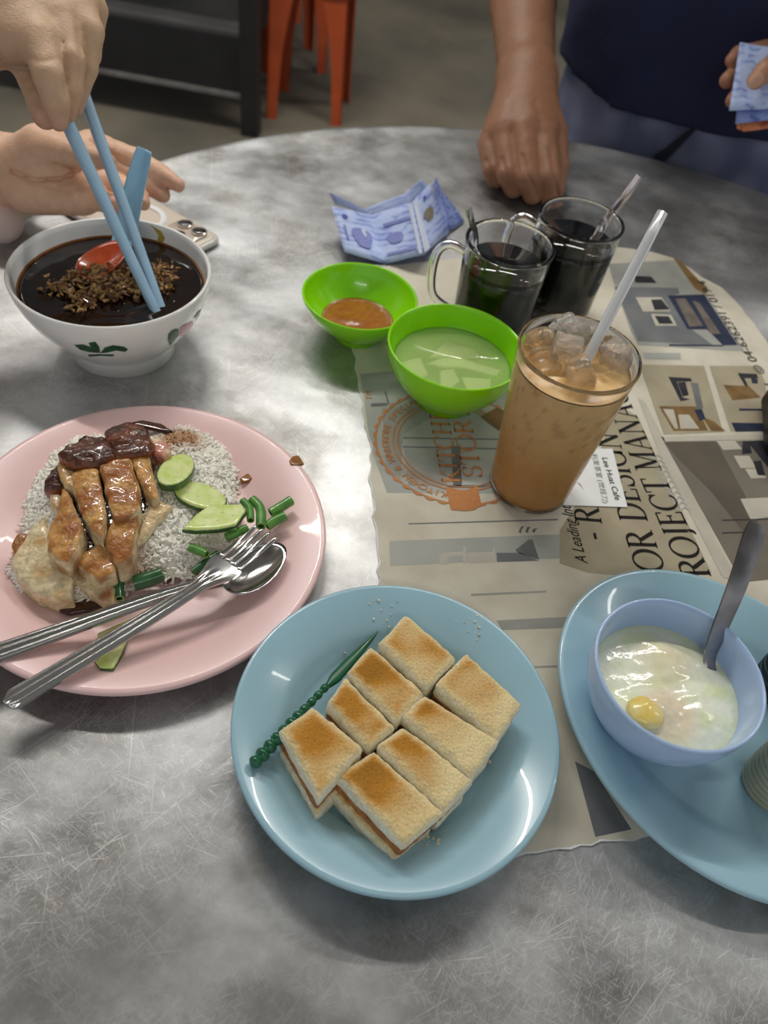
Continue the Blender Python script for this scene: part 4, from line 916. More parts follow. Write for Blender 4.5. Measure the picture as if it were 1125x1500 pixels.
pool('gravy_pool', [c_ for c_ in [(175, 520), (200, 380), (240, 300), (330, 250), (470, 250), (520, 330), (470, 430), (440, 510), (390, 545), (300, 550), (230, 560), (190, 550)]], .0215, .0036, 'dark gravy soaking the rice between the chicken pieces', 6)
amber = pm('gravy_amber', lin((150, 96, 40)), .12, noise_amt=.2, nscale=80, coat=.5)
def rimz(px, py):
    z = .015
    for _ in range(6):
        q = at(px, py, z); r_ = np.linalg.norm(q[:2]-PK)/.119; z = np.interp(r_, [0, .64, .72, .78, .88, 1], [.004, .0045, .009, .012, .0155, .018])
    return z
for pts, lab, sd in (([(952, 210), (965, 196), (985, 194), (1004, 222), (985, 230), (958, 226)], 'gravy drop on the right rim of the pink plate', 4), ([(790, 270), (815, 254), (845, 250), (846, 266), (820, 282), (796, 286)], 'gravy drop on the pink plate between rice and rim', 5)):
    z = rimz(*cp(*np.mean(pts, 0))); poly = [at(*cp(*p), z+.0006)[:2] for p in pts]; V, F = puff(poly, TZ+z-.0016, TZ+z+.0007, .0008, .0001, 300, sd, .0009); tag(mk('gravy_drop', V, F, amber), lab, 'sauce', 'gravy drops on the pink plate')
PALE = lin((240, 220, 176)); GOLD = lin((216, 162, 88)); BRN = lin((164, 98, 38)); DK = lin((62, 28, 10)); RED = lin((150, 76, 34)); PNK = lin((206, 132, 112))
MEAT = [ # label, polygon (crop), z bottom, z top, tilt, colours side/top/sauce, sauce amount
 ('large pale chicken breast piece at the lower left of the pink plate', [(62, 850), (110, 780), (190, 690), (265, 640), (290, 790), (400, 930), (392, 1025), (300, 1036), (180, 1000), (90, 910)], .004, .026, (.05, .25), PALE, PALE, GOLD, .10),
 ('glazed chicken slice left of centre, standing on edge', [(345, 440), (385, 470), (432, 600), (470, 690), (440, 800), (385, 880), (320, 850), (262, 790), (262, 690), (320, 590)], .012, .040, (.25, .05), PALE, GOLD, BRN, .45),
 ('glazed chicken slice in the middle with a long dark seam', [(392, 372), (470, 350), (545, 350), (592, 600), (572, 740), (510, 700), (450, 590), (412, 480)], .014, .043, (.1, .05), PALE, GOLD, BRN, .5),
 ('glossiest broad chicken slice right of the middle seam', [(556, 352), (640, 318), (722, 308), (768, 450), (772, 560), (700, 620), (630, 630), (594, 510)], .016, .045, (-.1, .05), PALE, GOLD, BRN, .6),
 ('chicken slice below the glossiest one', [(625, 640), (776, 575), (752, 720), (722, 830), (645, 872), (575, 755)], .012, .037, (-.1, .1), PALE, GOLD, BRN, .45),
 ('narrow chicken strip beside the upper cucumber', [(722, 295), (770, 270), (822, 272), (850, 380), (874, 490), (842, 515), (790, 440), (750, 370)], .018, .040, (-.15, 0), PALE, GOLD, BRN, .35),
 ('pale ragged chicken flap lying on the rice at the right', [(952, 540), (872, 502), (810, 560), (770, 650), (735, 750), (790, 705), (830, 660), (900, 590)], .020, .031, (0, .05), PALE, lin((226, 196, 150)), GOLD, .15),
 ('small square chicken chunk in the front', [(438, 820), (556, 765), (642, 785), (636, 915), (545, 950), (430, 880)], .008, .031, (0, .1), PALE, GOLD, BRN, .45),
 ('pale chicken chunk half covered in gravy above the fork handle', [(408, 950), (500, 930), (590, 950), (636, 985), (626, 1060), (550, 1046), (470, 1005)], .004, .019, (0, .15), PALE, PALE, BRN, .3),
 ('small pale chicken scrap left of the standing slice', [(275, 465), (335, 455), (350, 520), (320, 570), (280, 530)], .014, .032, None, PALE, lin((206, 180, 140)), GOLD, .3),
 ('shredded chicken end at the far left of the plate', [(60, 760), (100, 690), (165, 690), (200, 720), (140, 790), (75, 810)], .008, .026, None, GOLD, lin((170, 128, 76)), BRN, .5),
 ('chicken lump between the dark roast and the middle slice', [(320, 300), (400, 310), (440, 380), (420, 460), (360, 440), (330, 380)], .018, .040, None, PALE, lin((220, 184, 128)), GOLD, .4),
 ('black glazed roast pork lump on top of the rice', [(330, 275), (380, 210), (470, 160), (580, 150), (640, 210), (645, 290), (560, 330), (440, 345), (360, 320)], .018, .047, (0, -.1), RED, lin((96, 44, 16)), DK, .5),
 ('dark brown roast pork lump nearest the far rim', [(575, 130), (640, 95), (720, 85), (810, 115), (856, 200), (830, 260), (740, 280), (640, 300), (600, 230)], .018, .046, (0, -.1), RED, lin((120, 58, 24)), DK, .45),
 ('reddish roast pork piece at the left of the black lump', [(240, 440), (262, 370), (310, 300), (350, 320), (345, 400), (370, 440), (300, 462)], .014, .036, (.1, 0), RED, lin((92, 46, 28)), DK, .5),
 ('pink roast pork end touching the upper cucumber', [(800, 175), (880, 170), (925, 205), (945, 250), (905, 285), (840, 265)], .018, .037, None, PNK, PNK, PALE, .4)]
for i, (lab, pl, z0, z1, tl, cs, ctp, csc, amt) in enumerate(MEAT):
    poly = np.array([at(*c3(*p), z0*.25+z1*.75)[:2] for p in pl]); dark = i in (12, 13, 14)
    V, F = puff(poly, TZ+z0, TZ+z1, .0022 if not dark else .005, .0022 if dark else .0010, 260 if dark else 210, i+2, .0013, tl, .0012)
    N_ = vnormals(V, F); nv = noise(V, 150, i+1); fib = noise((V-V.mean(0))*np.array([1, .35, 1]), 520, i)
    c = mixc(cs, ctp, sstep(.35, .75, N_[:, 2])); k = sstep(.1, .9, amt*1.0+.7*nv+.2*N_[:, 2]-.15); c = c*(1-k[:, None])+np.array(csc)*k[:, None]
    c = c*(1+.22*fib[:, None])
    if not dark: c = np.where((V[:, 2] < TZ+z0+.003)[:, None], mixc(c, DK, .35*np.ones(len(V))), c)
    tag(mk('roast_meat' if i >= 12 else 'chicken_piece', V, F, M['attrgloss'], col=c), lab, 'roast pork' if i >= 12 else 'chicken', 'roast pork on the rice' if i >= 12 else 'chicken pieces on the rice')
# cucumber
CUKE = pm('cucumber_flesh', lin((226, 234, 168)), .25, rgb2=lin((202, 222, 124)), nscale=130, coat=.3, sss=.15); CSK = pm('cucumber_skin', lin((70, 110, 42)), .3, rgb2=lin((40, 76, 30)), nscale=120, coat=.3); SEED = pm('cucumber_seed', lin((216, 224, 150)), .3, noise_amt=.1)
def cuke(label, pts, z0, z1, tl=None):
    poly = np.array([at(*cp(*p), z1)[:2] for p in pts]); c2 = poly.mean(0); t = thing('cucumber_slice', (*c2, TZ+z0), label, 'cucumber', 'cucumber slices on the pink plate')
    V, F = puff(c2+(poly-c2)*.965, TZ+z0, TZ+z1, .0012, .00015, 150, 2, .0011, tl); mk('flesh', V, F, CUKE, t)
    V, F = puff(poly, TZ+z0+.0004, TZ+z1-.0009, .0012, .0001, 150, 2, .0011, tl); mk('skin', V, F, CSK, t)
    ex = poly[np.argmax(np.linalg.norm(poly-c2, axis=1))]-c2; tlv = np.zeros(2) if tl is None else np.array(tl)
    for k, s in enumerate((-.45, -.25, 0, .2, .42)):
        q = c2+ex*s+np.array([-ex[1], ex[0]])*.12*(-1)**k; z = TZ+z1+(q-c2)@tlv-.0002
        mk('seed', *lathe([(0, -.0004), (.0007, -.0001), (.0005, .0003), (0, .0004)], (q[0], q[1], z), 8, 2.0, 1.0, math.atan2(ex[1], ex[0])), SEED, t)
def ell(cx, cy, a, b, ang, n=20): return [(cx+a*math.cos(u)*math.cos(ang)-b*math.sin(u)*math.sin(ang), cy+a*math.cos(u)*math.sin(ang)+b*math.sin(u)*math.cos(ang)) for u in np.linspace(0, 2*math.pi, n, endpoint=False)]
cuke('oval cucumber slice highest up, leaning on the roast pork', ell(578, 240, 78, 54, -.95), .026, .034, (.06, -.25))
cuke('middle cucumber slice lying flat on the rice', ell(660, 325, 92, 45, .30), .023, .029, (0, -.1))
cuke('angular cucumber slice closest to the fork tines', [(598, 442), (640, 390), (690, 350), (800, 348), (814, 372), (780, 425), (720, 440), (640, 446)], .026, .032, (.0, -.1))
cuke('cucumber strip half hidden under the fork handle', [(318, 770), (430, 712), (420, 790), (400, 850), (375, 908), (330, 905), (306, 870)], .0085, .0150, (.04, -.20))
# scallions
SCA = pm('scallion_green', lin((104, 160, 70)), .3, rgb2=lin((66, 124, 52)), nscale=120, coat=.3); SCD = pm('scallion_dark', lin((52, 104, 60)), .3, rgb2=lin((34, 80, 44)), nscale=120, coat=.3); SCI = pm('scallion_cut', lin((150, 186, 96)), .4, noise_amt=.1)
def scal(label, pts, z, r, mat=SCA):
    P = cr([at(*cp(*p), z+.001*k) for k, p in enumerate(pts)], 5); t = thing('scallion_piece', P[0], label, 'scallion', 'scallion pieces on the pink plate')
    Vo, Fo = tube(P, r, 14, False); Vi, Fi = tube(P, r*.62, 14, False); n = len(Vo); F = Fo+[tuple(x+n for x in q[::-1]) for q in Fi]; mk('green_tube', np.concatenate([Vo, Vi]), F, mat, t)
    for a in (0, len(P)-1): V = []; F = []; V = np.concatenate([Vo[a*14:a*14+14], Vi[a*14:a*14+14]]); F = [(j, (j+1) % 14, 14+(j+1) % 14, 14+j) if a else (j, 14+j, 14+(j+1) % 14, (j+1) % 14) for j in range(14)]; mk('cut_end', V, F, SCI, t)
scal('wide dark scallion piece beside the fork neck', [(442, 618), (490, 604), (536, 588)], .0125, .0050, SCD)
scal('upright scallion bit between chicken and fork', [(392, 668), (390, 630), (398, 600)], .0125, .0034, SCD)
scal('short scallion tube with a hollow end on the rice', [(628, 500), (655, 510), (682, 522)], .022, .0030)
scal('scallion piece just above the fork shoulder', [(636, 582), (675, 552), (722, 520)], .016, .0028, SCD)
scal('scallion piece under the fork tines', [(744, 468), (780, 452), (816, 434)], .023, .0029)
scal('pale curved scallion next to the angular cucumber', [(800, 345), (822, 370), (826, 410)], .024, .0026)
scal('bent scallion behind the fork tips', [(832, 342), (858, 372), (860, 430)], .023, .0034)
scal('farthest right scallion piece', [(892, 386), (925, 366), (960, 344)], .020, .0036)
scal('scallion piece just beyond the fork tips', [(880, 430), (905, 412), (940, 396)], .019, .0034)
scal('thin scallion sliver along the cucumber edge', [(700, 438), (740, 440), (780, 436)], .026, .0018)
# fork and spoon
def hand(s, q): return (-.0009*s*s+.00045*math.cos(s*math.pi*3.2)*(1 if q < .72 else max(0, (.86-q)/.14)))
fk = thing('dinner_fork', at(147, 949, .022), 'steel fork with a ridged handle resting on top across the pink plate', 'fork')
hp = cr([at(*cp(14, 1012), .0225), at(*cp(120, 948), .0235), at(*cp(330, 822), .026), at(*cp(520, 706), .0285), at(*cp(625, 640), .0315), at(*cp(672, 606), .033), at(*cp(722, 572), .0315), at(*cp(752, 548), .0305)], 8)
u = np.linspace(0, 1, len(hp))
mk('handle', *ribbon(hp, np.interp(u, [0, .012, .05, .3, .55, .66, .74, .86, .93, 1], [.0015, .0045, .0066, .0056, .0044, .0044, .0062, .0100, .0108, .0108]), hand, .0016, 17), M['chrome'], fk, flat_angle=60)
tips = [(846, 424), (870, 434), (890, 447), (912, 463)]; roots = [(712, 552), (736, 562), (758, 574), (782, 588)]
roots = [(726, 528), (744, 543), (762, 556), (781, 572)]
for a, b_ in zip(roots, tips):
    m_ = ((a[0]+b_[0])/2+2, (a[1]+b_[1])/2+2); p = cr([at(*cp(*a), .0302), at(*cp(*m_), .0268), at(*cp(*b_), .0295)], 7)
    mk('tine', *ribbon(p, np.interp(np.linspace(0, 1, len(p)), [0, .85, 1], [.0018, .0015, .0006]), lambda s, q: -.0003*s*s, .0013, 5), M['chrome'], fk)
hp = cr([at(*cp(-150, 885), .0205), at(*cp(0, 838), .0210), at(*cp(200, 768), .0215), at(*cp(420, 690), .0225), at(*cp(600, 632), .0235), at(*cp(690, 612), .0225), at(*cp(745, 596), .0195)], 8)
u = np.linspace(0, 1, len(hp)); c0 = at(*cp(842, 562), .0205); ax = nrm(at(*cp(945, 476), .0205)-at(*cp(735, 640), .0205))
spoon('dinner_spoon', 'steel tablespoon with a ridged handle lying under the fork', hp, np.interp(u, [0, .012, .05, .3, .6, .8, 1], [.0015, .0045, .0068, .0058, .0042, .0040, .0055]), pm('spoon_steel', (.55, .54, .53), .16, 1.0, noise_amt=.1, nscale=60), (c0, ax, np.cross([0, 0, 1], ax), .0250, .0148, .0052, .0012), prof=hand, nlat=17)  # steel a little darker than the fork
# ================================================================== phone behind the noodle bowl
def cph(x, y): return (200+x/8.654, 280+y/8.654)
pz0 = .0085
pc1 = at(*cph(1030, 560), pz0)[:2]; dl = nrm(at(*cph(350, 165), pz0)[:2]-at(*cph(930, 480), pz0)[:2]); dw = np.array([dl[1], -dl[0]]); dw = dw if dw[1] < 0 else -dw
Lp, Wp = .150, .074; cen = pc1+dl*(Lp/2-.002)+dw*(Wp/2-.002); rz = math.atan2(dl[1], dl[0])
ph = thing('smartphone', (*cen, TZ), 'pale gold smartphone in a clear case lying face down behind the noodle bowl', 'phone')
mk('phone_body', *rbox((*cen, TZ+.0048), (Lp, Wp, .0082), .011, rz), pm('gold_glass', lin((222, 208, 192)), .3, noise_amt=.03), ph, flat_angle=50)
mk('clear_case', *rbox((*cen, TZ+.0040), (Lp+.004, Wp+.004, .0066), .012, rz), pm('case_plastic', (.9, .88, .84), .2, noise_amt=.03, trans=.3), ph, flat_angle=50)
pl_c = pc1+dl*.0235+dw*.0235; mk('camera_plateau', *rbox((*pl_c, TZ+.0098), (.038, .038, .0022), .009, rz), pm('plateau_glass', lin((206, 192, 178)), .15, noise_amt=.03, coat=.5), ph, flat_angle=50)
lens = pm('lens_glass', (.01, .011, .014), .03, coat=1., noise_amt=.2); lrim = pm('lens_rim', lin((190, 178, 164)), .2, .9, noise_amt=.05)
for a, b_ in ((.0125, .0125), (.0125, .0315), (.0315, .022)):
    q = pc1+dl*b_+dw*a; r_ = mk('lens_ring', *lathe([(0, 0), (.0076, 0), (.0076, .0016), (.0066, .0020), (.0064, .0014), (0, .0014)], (*q, TZ+.0108), 40), lrim, ph, flat_angle=40)
    mk('lens', *lathe([(0, 0), (.0063, 0), (.0060, .0005), (0, .0008)], (*q, TZ+.0121), 40), lens, r_)
q = cen; mk('magnet_ring', *lathe([(.0215, 0), (.0275, 0), (.0275, .0007), (.0215, .0007)], (*q, TZ+.0088), 64), M['white'], ph)
# ================================================================== banknotes
def note_mat(name, a, b, c):
    m = bpy.data.materials.new(name); m.use_nodes = True; nt = m.node_tree; L_ = nt.links.new; N = nt.nodes.new; bs = nt.nodes['Principled BSDF']; bs.inputs['Roughness'].default_value = .6
    at_ = N('ShaderNodeAttribute'); at_.attribute_name = 'col'; sc = N('ShaderNodeMapping'); sc.inputs['Scale'].default_value = (5, 5, 1); L_(at_.outputs['Vector'], sc.inputs[0])
    n1 = N('ShaderNodeTexNoise'); n1.inputs['Scale'].default_value = 1.1; n1.inputs['Detail'].default_value = 3; L_(sc.outputs[0], n1.inputs['Vector'])
    wv = N('ShaderNodeTexWave'); wv.wave_type = 'RINGS'; wv.inputs['Scale'].default_value = .9; wv.inputs['Distortion'].default_value = 9; wv.inputs['Detail'].default_value = 3; L_(sc.outputs[0], wv.inputs['Vector'])
    def rg(x, p, q):
        r = N('ShaderNodeMapRange'); r.inputs[1].default_value = p; r.inputs[2].default_value = q; L_(x, r.inputs[0]); return r.outputs[0]
    m1 = N('ShaderNodeMix'); m1.data_type = 'RGBA'; m1.inputs['A'].default_value = (*lin(a), 1); m1.inputs['B'].default_value = (*lin(b), 1); L_(rg(n1.outputs['Fac'], .48, .62), m1.inputs['Factor'])
    ml = N('ShaderNodeMath'); ml.operation = 'MULTIPLY'; L_(rg(wv.outputs['Fac'], .55, .9), ml.inputs[0]); L_(rg(n1.outputs['Fac'], .42, .55), ml.inputs[1])
    m2 = N('ShaderNodeMix'); m2.data_type = 'RGBA'; L_(m1.outputs['Result'], m2.inputs['A']); m2.inputs['B'].default_value = (*lin(c), 1); L_(ml.outputs[0], m2.inputs['Factor']); L_(m2.outputs['Result'], bs.inputs['Base Color'])
    return m
BN = note_mat('blue_banknote', (186, 202, 240), (166, 184, 232), (132, 146, 210)); BN2 = note_mat('dark_blue_banknote', (140, 158, 216), (116, 132, 200), (88, 102, 170)); BO = note_mat('orange_banknote', (214, 130, 84), (196, 102, 62), (150, 70, 40))
GRY = pm('print_dark', lin((96, 104, 150)), .6, noise_amt=.2, nscale=200); WIN = pm('clear_strip', lin((206, 212, 226)), .5, noise_amt=.05)
def sheet(name, cols_, mat, label=None, parent=None, n=6, th=.00025, group=None, cat='banknote'):
    """folded paper: columns of (bottom point, top point) joined by creases"""
    B = []; Tn = []; U = []
    for k in range(len(cols_)-1):
        for f in np.linspace(0, 1, n, endpoint=False): B.append(cols_[k][0]*(1-f)+cols_[k+1][0]*f); Tn.append(cols_[k][1]*(1-f)+cols_[k+1][1]*f); U.append((k+f)/(len(cols_)-1))
    B.append(cols_[-1][0]); Tn.append(cols_[-1][1]); U.append(1); m = 7; V = []; C = []
    for b, t_, u in zip(B, Tn, U):
        for j in range(m): f = j/(m-1); V.append(b*(1-f)+t_*f); C.append((u, f*.55, 0))
    V = np.array(V); F = [(i*m+j, (i+1)*m+j, (i+1)*m+j+1, i*m+j+1) for i in range(len(B)-1) for j in range(m-1)]
    V = V+np.c_[np.zeros((len(V), 2)), .0006*noise(V, 90, 3)]
    o = mk(name, V, F, mat, parent, col=np.array(C), flat_angle=12); md = o.modifiers.new('thickness', 'SOLIDIFY'); md.thickness = th; md.offset = 0
    if label: tag(o, label, cat, group)
    return o
def cn(x, y, z): return at(430+x/3.214, 240+y/3.214, z)
Z1 = [(cn(240, 415, .010), cn(180, 200, .030)), (cn(430, 470, .0012), cn(368, 240, .010)), (cn(612, 428, .018), cn(556, 180, .036)), (cn(735, 318, .003), cn(640, 92, .034))]
n1 = sheet('banknote', Z1, BN, 'crumpled light blue banknote folded in a zigzag nearest the green bowls', group='crumpled banknotes on the table')
sheet('banknote', [(cn(195, 190, .016), cn(165, 130, .026)), (cn(360, 240, .010), cn(330, 212, .014)), (cn(545, 190, .016), cn(520, 140, .022)), (cn(640, 110, .026), cn(600, 72, .034))], BN, 'light blue banknote whose creased edge sticks up behind the zigzag one', group='crumpled banknotes on the table')
sheet('banknote', [(cn(720, 350, .002), cn(655, 100, .026)), (cn(736, 300, .006), cn(672, 62, .036)), (cn(745, 310, .003), cn(700, 130, .026)), (cn(805, 272, .002), cn(712, 140, .024))], BN2, 'darker blue banknote folded upright at the right of the crumpled heap', group='crumpled banknotes on the table')
# printed motifs of the zigzag note
def motif(name, k, pts, mat):
    (b0, t0), (b1, t1) = Z1[k], Z1[k+1]; nn_ = nrm(np.cross(b1-b0, t0-b0)); nn_ = nn_ if nn_[2] > 0 else -nn_
    V = [((b0*(1-u)+b1*u)*(1-v)+(t0*(1-u)+t1*u)*v)+nn_*.0011 for u, v in pts]; mk(name, V, [list(range(len(V)))], mat, n1, smooth=False)
def blob(cx, cy, rx, ry, n=18, wob=.15): return [(cx+rx*math.cos(a)*(1+wob*math.sin(3*a)), cy+ry*math.sin(a)*(1+wob*math.cos(2*a))) for a in np.linspace(0, 2*math.pi, n, endpoint=False)]
P1_ = pm('note_print', lin((118, 124, 188)), .6, rgb2=lin((140, 150, 206)), nscale=500); P2_ = pm('note_pale', lin((206, 214, 234)), .6, noise_amt=.05, nscale=200); P3_ = pm('note_gold', lin((150, 142, 120)), .5, rgb2=lin((122, 116, 104)), nscale=300); P4_ = pm('note_deep', lin((84, 100, 176)), .6, noise_amt=.2, nscale=300)
motif('portrait_print', 0, blob(.58, .42, .24, .24), P1_); motif('portrait_print', 0, blob(.70, .55, .10, .10), P2_); motif('emblem_print', 0, blob(.26, .82, .07, .05, 12, 0), P4_)
motif('number_print', 0, [(.16, .3), (.21, .3), (.21, .62), (.16, .62)], P1_)
motif('frame_print', 1, [(.12, .12), (.86, .12), (.86, .17), (.12, .17)], P1_); motif('flower_print', 1, blob(.42, .42, .20, .12), P1_); motif('flower_print', 1, blob(.42, .42, .08, .05), P2_)
motif('lettering_print', 1, [(.2, .68), (.9, .68), (.9, .74), (.2, .74)], P1_); motif('clear_strip', 1, [(.90, .02), (.99, .02), (.99, .98), (.90, .98)], P2_)
motif('gold_print', 2, blob(.52, .55, .20, .13), P3_); motif('clear_strip', 2, [(.02, .02), (.22, .02), (.22, .98), (.02, .98)], P2_); motif('emblem_print', 2, blob(.55, .86, .06, .04, 12, 0), P4_)
# ================================================================== end of food and paper
# ================================================================== people
def union_body(core, fingers, kf=.008, kk=.0016, creases=()):
    """core: capsules blended softly; every finger blends into the core but stays apart from its neighbours"""
    def f(P):
        b = None
        for a, b2, ra, rb, k in core: d = capsule(P, a, b2, ra, rb); b = d if b is None else smin(b, d, k)
        tot = b
        for ch in fingers:
            d = None
            for (a, ra), (b2, rb) in zip(ch[:-1], ch[1:]): e = capsule(P, a, b2, ra, rb); d = e if d is None else smin(d, e, .0022)
            d = smin(b, d, kf); tot = d if tot is None else smin(tot, d, kk)
        if creases:                           # folds of the skin, pressed in along lines seen on the surface
            q = proj(P)
            for ln, wd, dp in creases:
                m = np.full(P.shape[:-1], 1e9)
                for a, b2 in zip(ln[:-1], ln[1:]):
                    a = np.array(a, float); e = np.array(b2, float)-a; t = np.clip((q-a)@e/(e@e), 0, 1); m = np.minimum(m, np.linalg.norm(q-a-t[..., None]*e, axis=-1))
                tot = tot+dp*np.exp(-(m/wd)**2)
        return tot+.0004*noise(P, 170, 3)
    return f
def body_box(core, fingers, pad=.006, clip=None):
    p = [(np.asarray(a), r) for a, b, r, q, k in core]+[(np.asarray(b), q) for a, b, r, q, k in core]+[x for c in fingers for x in c]
    lo = np.min([a-r-pad for a, r in p], 0); hi = np.max([a+r+pad for a, r in p], 0); return lo, hi
def skin_col(V, base, tips, seed, warm):
    c = np.tile(np.array(base), (len(V), 1))*(1+.07*noise(V, 45, seed)[:, None]); t = np.zeros(len(V))
    for p in tips: t = np.maximum(t, np.exp(-((V-p)**2).sum(1)/.011**2))
    t = np.clip(t*.55+.18*sstep(.1, .8, noise(V, 60, seed+2)), 0, 1); return c*(1-t[:, None])+np.array(warm)*t[:, None]
def nail(parent, p, n, ax_, L=.0058, Wd=.0048, mat=None):
    n = nrm(np.asarray(n, float)); ax_ = nrm(ax_-n*(ax_@n)); sd = np.cross(n, ax_); V = []; F = []; R_, S_ = 5, 16
    V.append(p+n*.0007)
    for i in range(1, R_+1):
        for j in range(S_): a = 2*math.pi*j/S_; f = i/R_; V.append(p+ax_*L*f*math.cos(a)+sd*Wd*f*math.sin(a)+n*(.0007-.0020*(f*math.sin(a))**2-.0006*f*f))
    for j in range(S_): F.append((0, 1+j, 1+(j+1) % S_))
    for i in range(R_-1):
        for j in range(S_): a = 1+i*S_; F.append((a+j, a+S_+j, a+S_+(j+1) % S_, a+(j+1) % S_))
    return mk('fingernail', V, F, mat, parent)
NAIL = pm('fingernail', lin((214, 160, 150)), .3, noise_amt=.05, coat=.3)
TOCAM = lambda p: nrm(EYE-p)
# ------------------------------------------------------------------ seated person at the left
pers = thing('person', (-.86, .5, 0), 'person in a pale pink blouse at the left, holding chopsticks over the noodle bowl', 'person')
D = atd
# right hand with the chopsticks
eR = P3(-.60, .30, .14)
wr = D(-35, 22, .545)
core = [(eR, wr, .040, .029, .01), (wr, D(45, 45, .54), .0285, .020, .015), (wr, D(85, 28, .55), .0270, .019, .015), (wr, D(112, 5, .565), .024, .017, .015), (D(20, 60, .53), D(60, 62, .53), .0120, .0125, .012)]
fing = [[(D(58, 62, .528), .0130), (D(72, 112, .523), .0105), (D(82, 150, .53), .0092), (D(86, 178, .536), .0066)],
        [(D(88, 35, .542), .0130), (D(103, 88, .536), .0100), (D(102, 130, .54), .0088), (D(98, 166, .545), .0064)],
        [(D(112, 5, .558), .0130), (D(131, 46, .552), .0100), (D(124, 100, .556), .0088), (D(109, 160, .558), .0060)],
        [(D(122, -30, .575), .0110), (D(140, 15, .578), .0088), (D(132, 80, .582), .0078), (D(118, 128, .582), .0058)],
        [(D(22, 60, .565), .0125), (D(48, 118, .560), .0100), (D(60, 150, .550), .0094), (D(66, 170, .547), .0090)]]
lo, hi = body_box(core, fing); lo[0] = max(lo[0], -.44)
VR, FR = surfnet(union_body(core, fing, .007, .0012, [([(92, 60), (97, 100), (94, 140), (91, 172)], 2.4, .0013), ([(112, 45), (118, 75), (113, 125), (104, 165)], 2.4, .0012), ([(42, 84), (60, 92), (78, 88)], 3, .0010), ([(56, 118), (80, 122)], 2, .0008), ([(56, 142), (62, 165), (72, 182)], 2, .0014)]), lo, hi, .0018)
tipsR = [c[-1][0] for c in fing]
cR = skin_col(VR, lin((206, 170, 138)), tipsR, 2, lin((206, 146, 126)))
# left hand, palm turned to the camera above the phone
eL = P3(-.66, .76, .05)
wl = D(2, 252, .70)
core = [(eL, wl, .040, .030, .01), (wl, D(70, 242, .688), .0305, .0255, .010), (D(70, 240, .685), D(140, 226, .695), .0270, .0150, .012), (D(60, 258, .69), D(140, 276, .69), .0270, .0170, .012), (D(46, 228, .675), D(84, 230, .668), .0170, .0145, .010), (D(40, 285, .685), D(120, 292, .675), .0160, .0130, .012)]
fing = [[(D(132, 214, .697), .0138), (D(196, 236, .690), .0112), (D(232, 254, .687), .0095), (D(261, 271, .684), .0062)],
        [(D(142, 236, .697), .0130), (D(196, 256, .692), .0108), (D(222, 272, .690), .0092), (D(238, 286, .688), .0068)],
        [(D(142, 262, .690), .0130), (D(186, 280, .684), .0102), (D(204, 290, .680), .0086), (D(210, 298, .676), .0062)],
        [(D(130, 286, .678), .0115), (D(160, 298, .668), .0088), (D(172, 300, .660), .0076), (D(166, 297, .652), .0056)],
        [(D(60, 216, .667), .0190), (D(104, 226, .655), .0122), (D(136, 232, .650), .0098), (D(158, 235, .648), .0066)]]
lo, hi = body_box(core, fing); lo[0] = max(lo[0], -.56)
VL, FL = surfnet(union_body(core, fing, .006, .0012, [([(16, 250), (50, 264), (90, 262), (118, 250), (128, 240)], 2.6, .0045), ([(80, 240), (110, 247), (140, 250)], 2.4, .0036), ([(85, 262), (80, 290), (70, 305)], 2, .0011), ([(118, 268), (114, 292), (110, 305)], 2, .0014), ([(60, 268), (95, 280), (125, 276)], 2, .0010), ([(130, 206), (165, 226), (200, 250)], 2, .0014), ([(166, 205), (164, 225)], 2, .0010), ([(28, 262), (70, 275), (110, 262)], 1.8, .0010)]), lo, hi, .0018)
tipsL = [c[-1][0] for c in fing]
cL = skin_col(VL, lin((230, 188, 158)), tipsL, 5, lin((206, 138, 120)))
mk('right_arm', VR, FR, M['skin'], pers, col=cR); mk('left_arm', VL, FL, M['skin'], pers, col=cL)
p = fing[4][-1][0]; nail(pers, p+nrm(np.array([.2, -.5, .6]))*.0064, (.2, -.5, .6), fing[4][-1][0]-fing[4][-2][0], .0052, .0044, NAIL)
p = D(160, 295, .647); nail(pers, p, TOCAM(p), np.array([.3, 0, -1.]), .0048, .004, NAIL)
def cloth(name, caps, mat, parent, h, k=.03, cutf=None, amp=.004, ns=22, ext=0.):
    def f(P):
        b = None
        for a, b2, ra, rb in caps: d = capsule(P, a, b2, ra, rb); b = d if b is None else smin(b, d, k)
        b = b+amp*noise(P, ns, 4)
        if cutf: b = np.maximum(b, cutf(P))
        return b
    pts = [(np.asarray(a), r) for a, b, r, q in caps]+[(np.asarray(b), q) for a, b, r, q in caps]
    lo = np.min([a-r-.02 for a, r in pts], 0); hi = np.max([a+r+.02 for a, r in pts], 0)
    V, F = surfnet(f, lo, hi, h); return mk(name, V, F, mat, parent)
BL = pm('pink_blouse', lin((226, 204, 198)), .85, noise_amt=.08, nscale=20, bump=.002, bscale=60)
sR, sL = P3(-.80, .31, .32), P3(-.82, .70, .32)
cuffL = D(-2, 322, .712)
cloth('blouse', [(P3(-.85, .43, .25), P3(-.87, .44, -.22), .125, .13), (P3(-.85, .57, .25), P3(-.87, .56, -.22), .125, .13), (P3(-.83, .36, .30), P3(-.84, .64, .30), .085, .085),
    (sR, eR, .062, .055), (eR, eR+(wr-eR)*.45, .054, .046), (sL, eL, .062, .056), (eL, D(-60, 300, .72), .055, .040), (D(-60, 300, .72), cuffL, .040, .0225)], BL, pers, .007, .02, amp=.002)
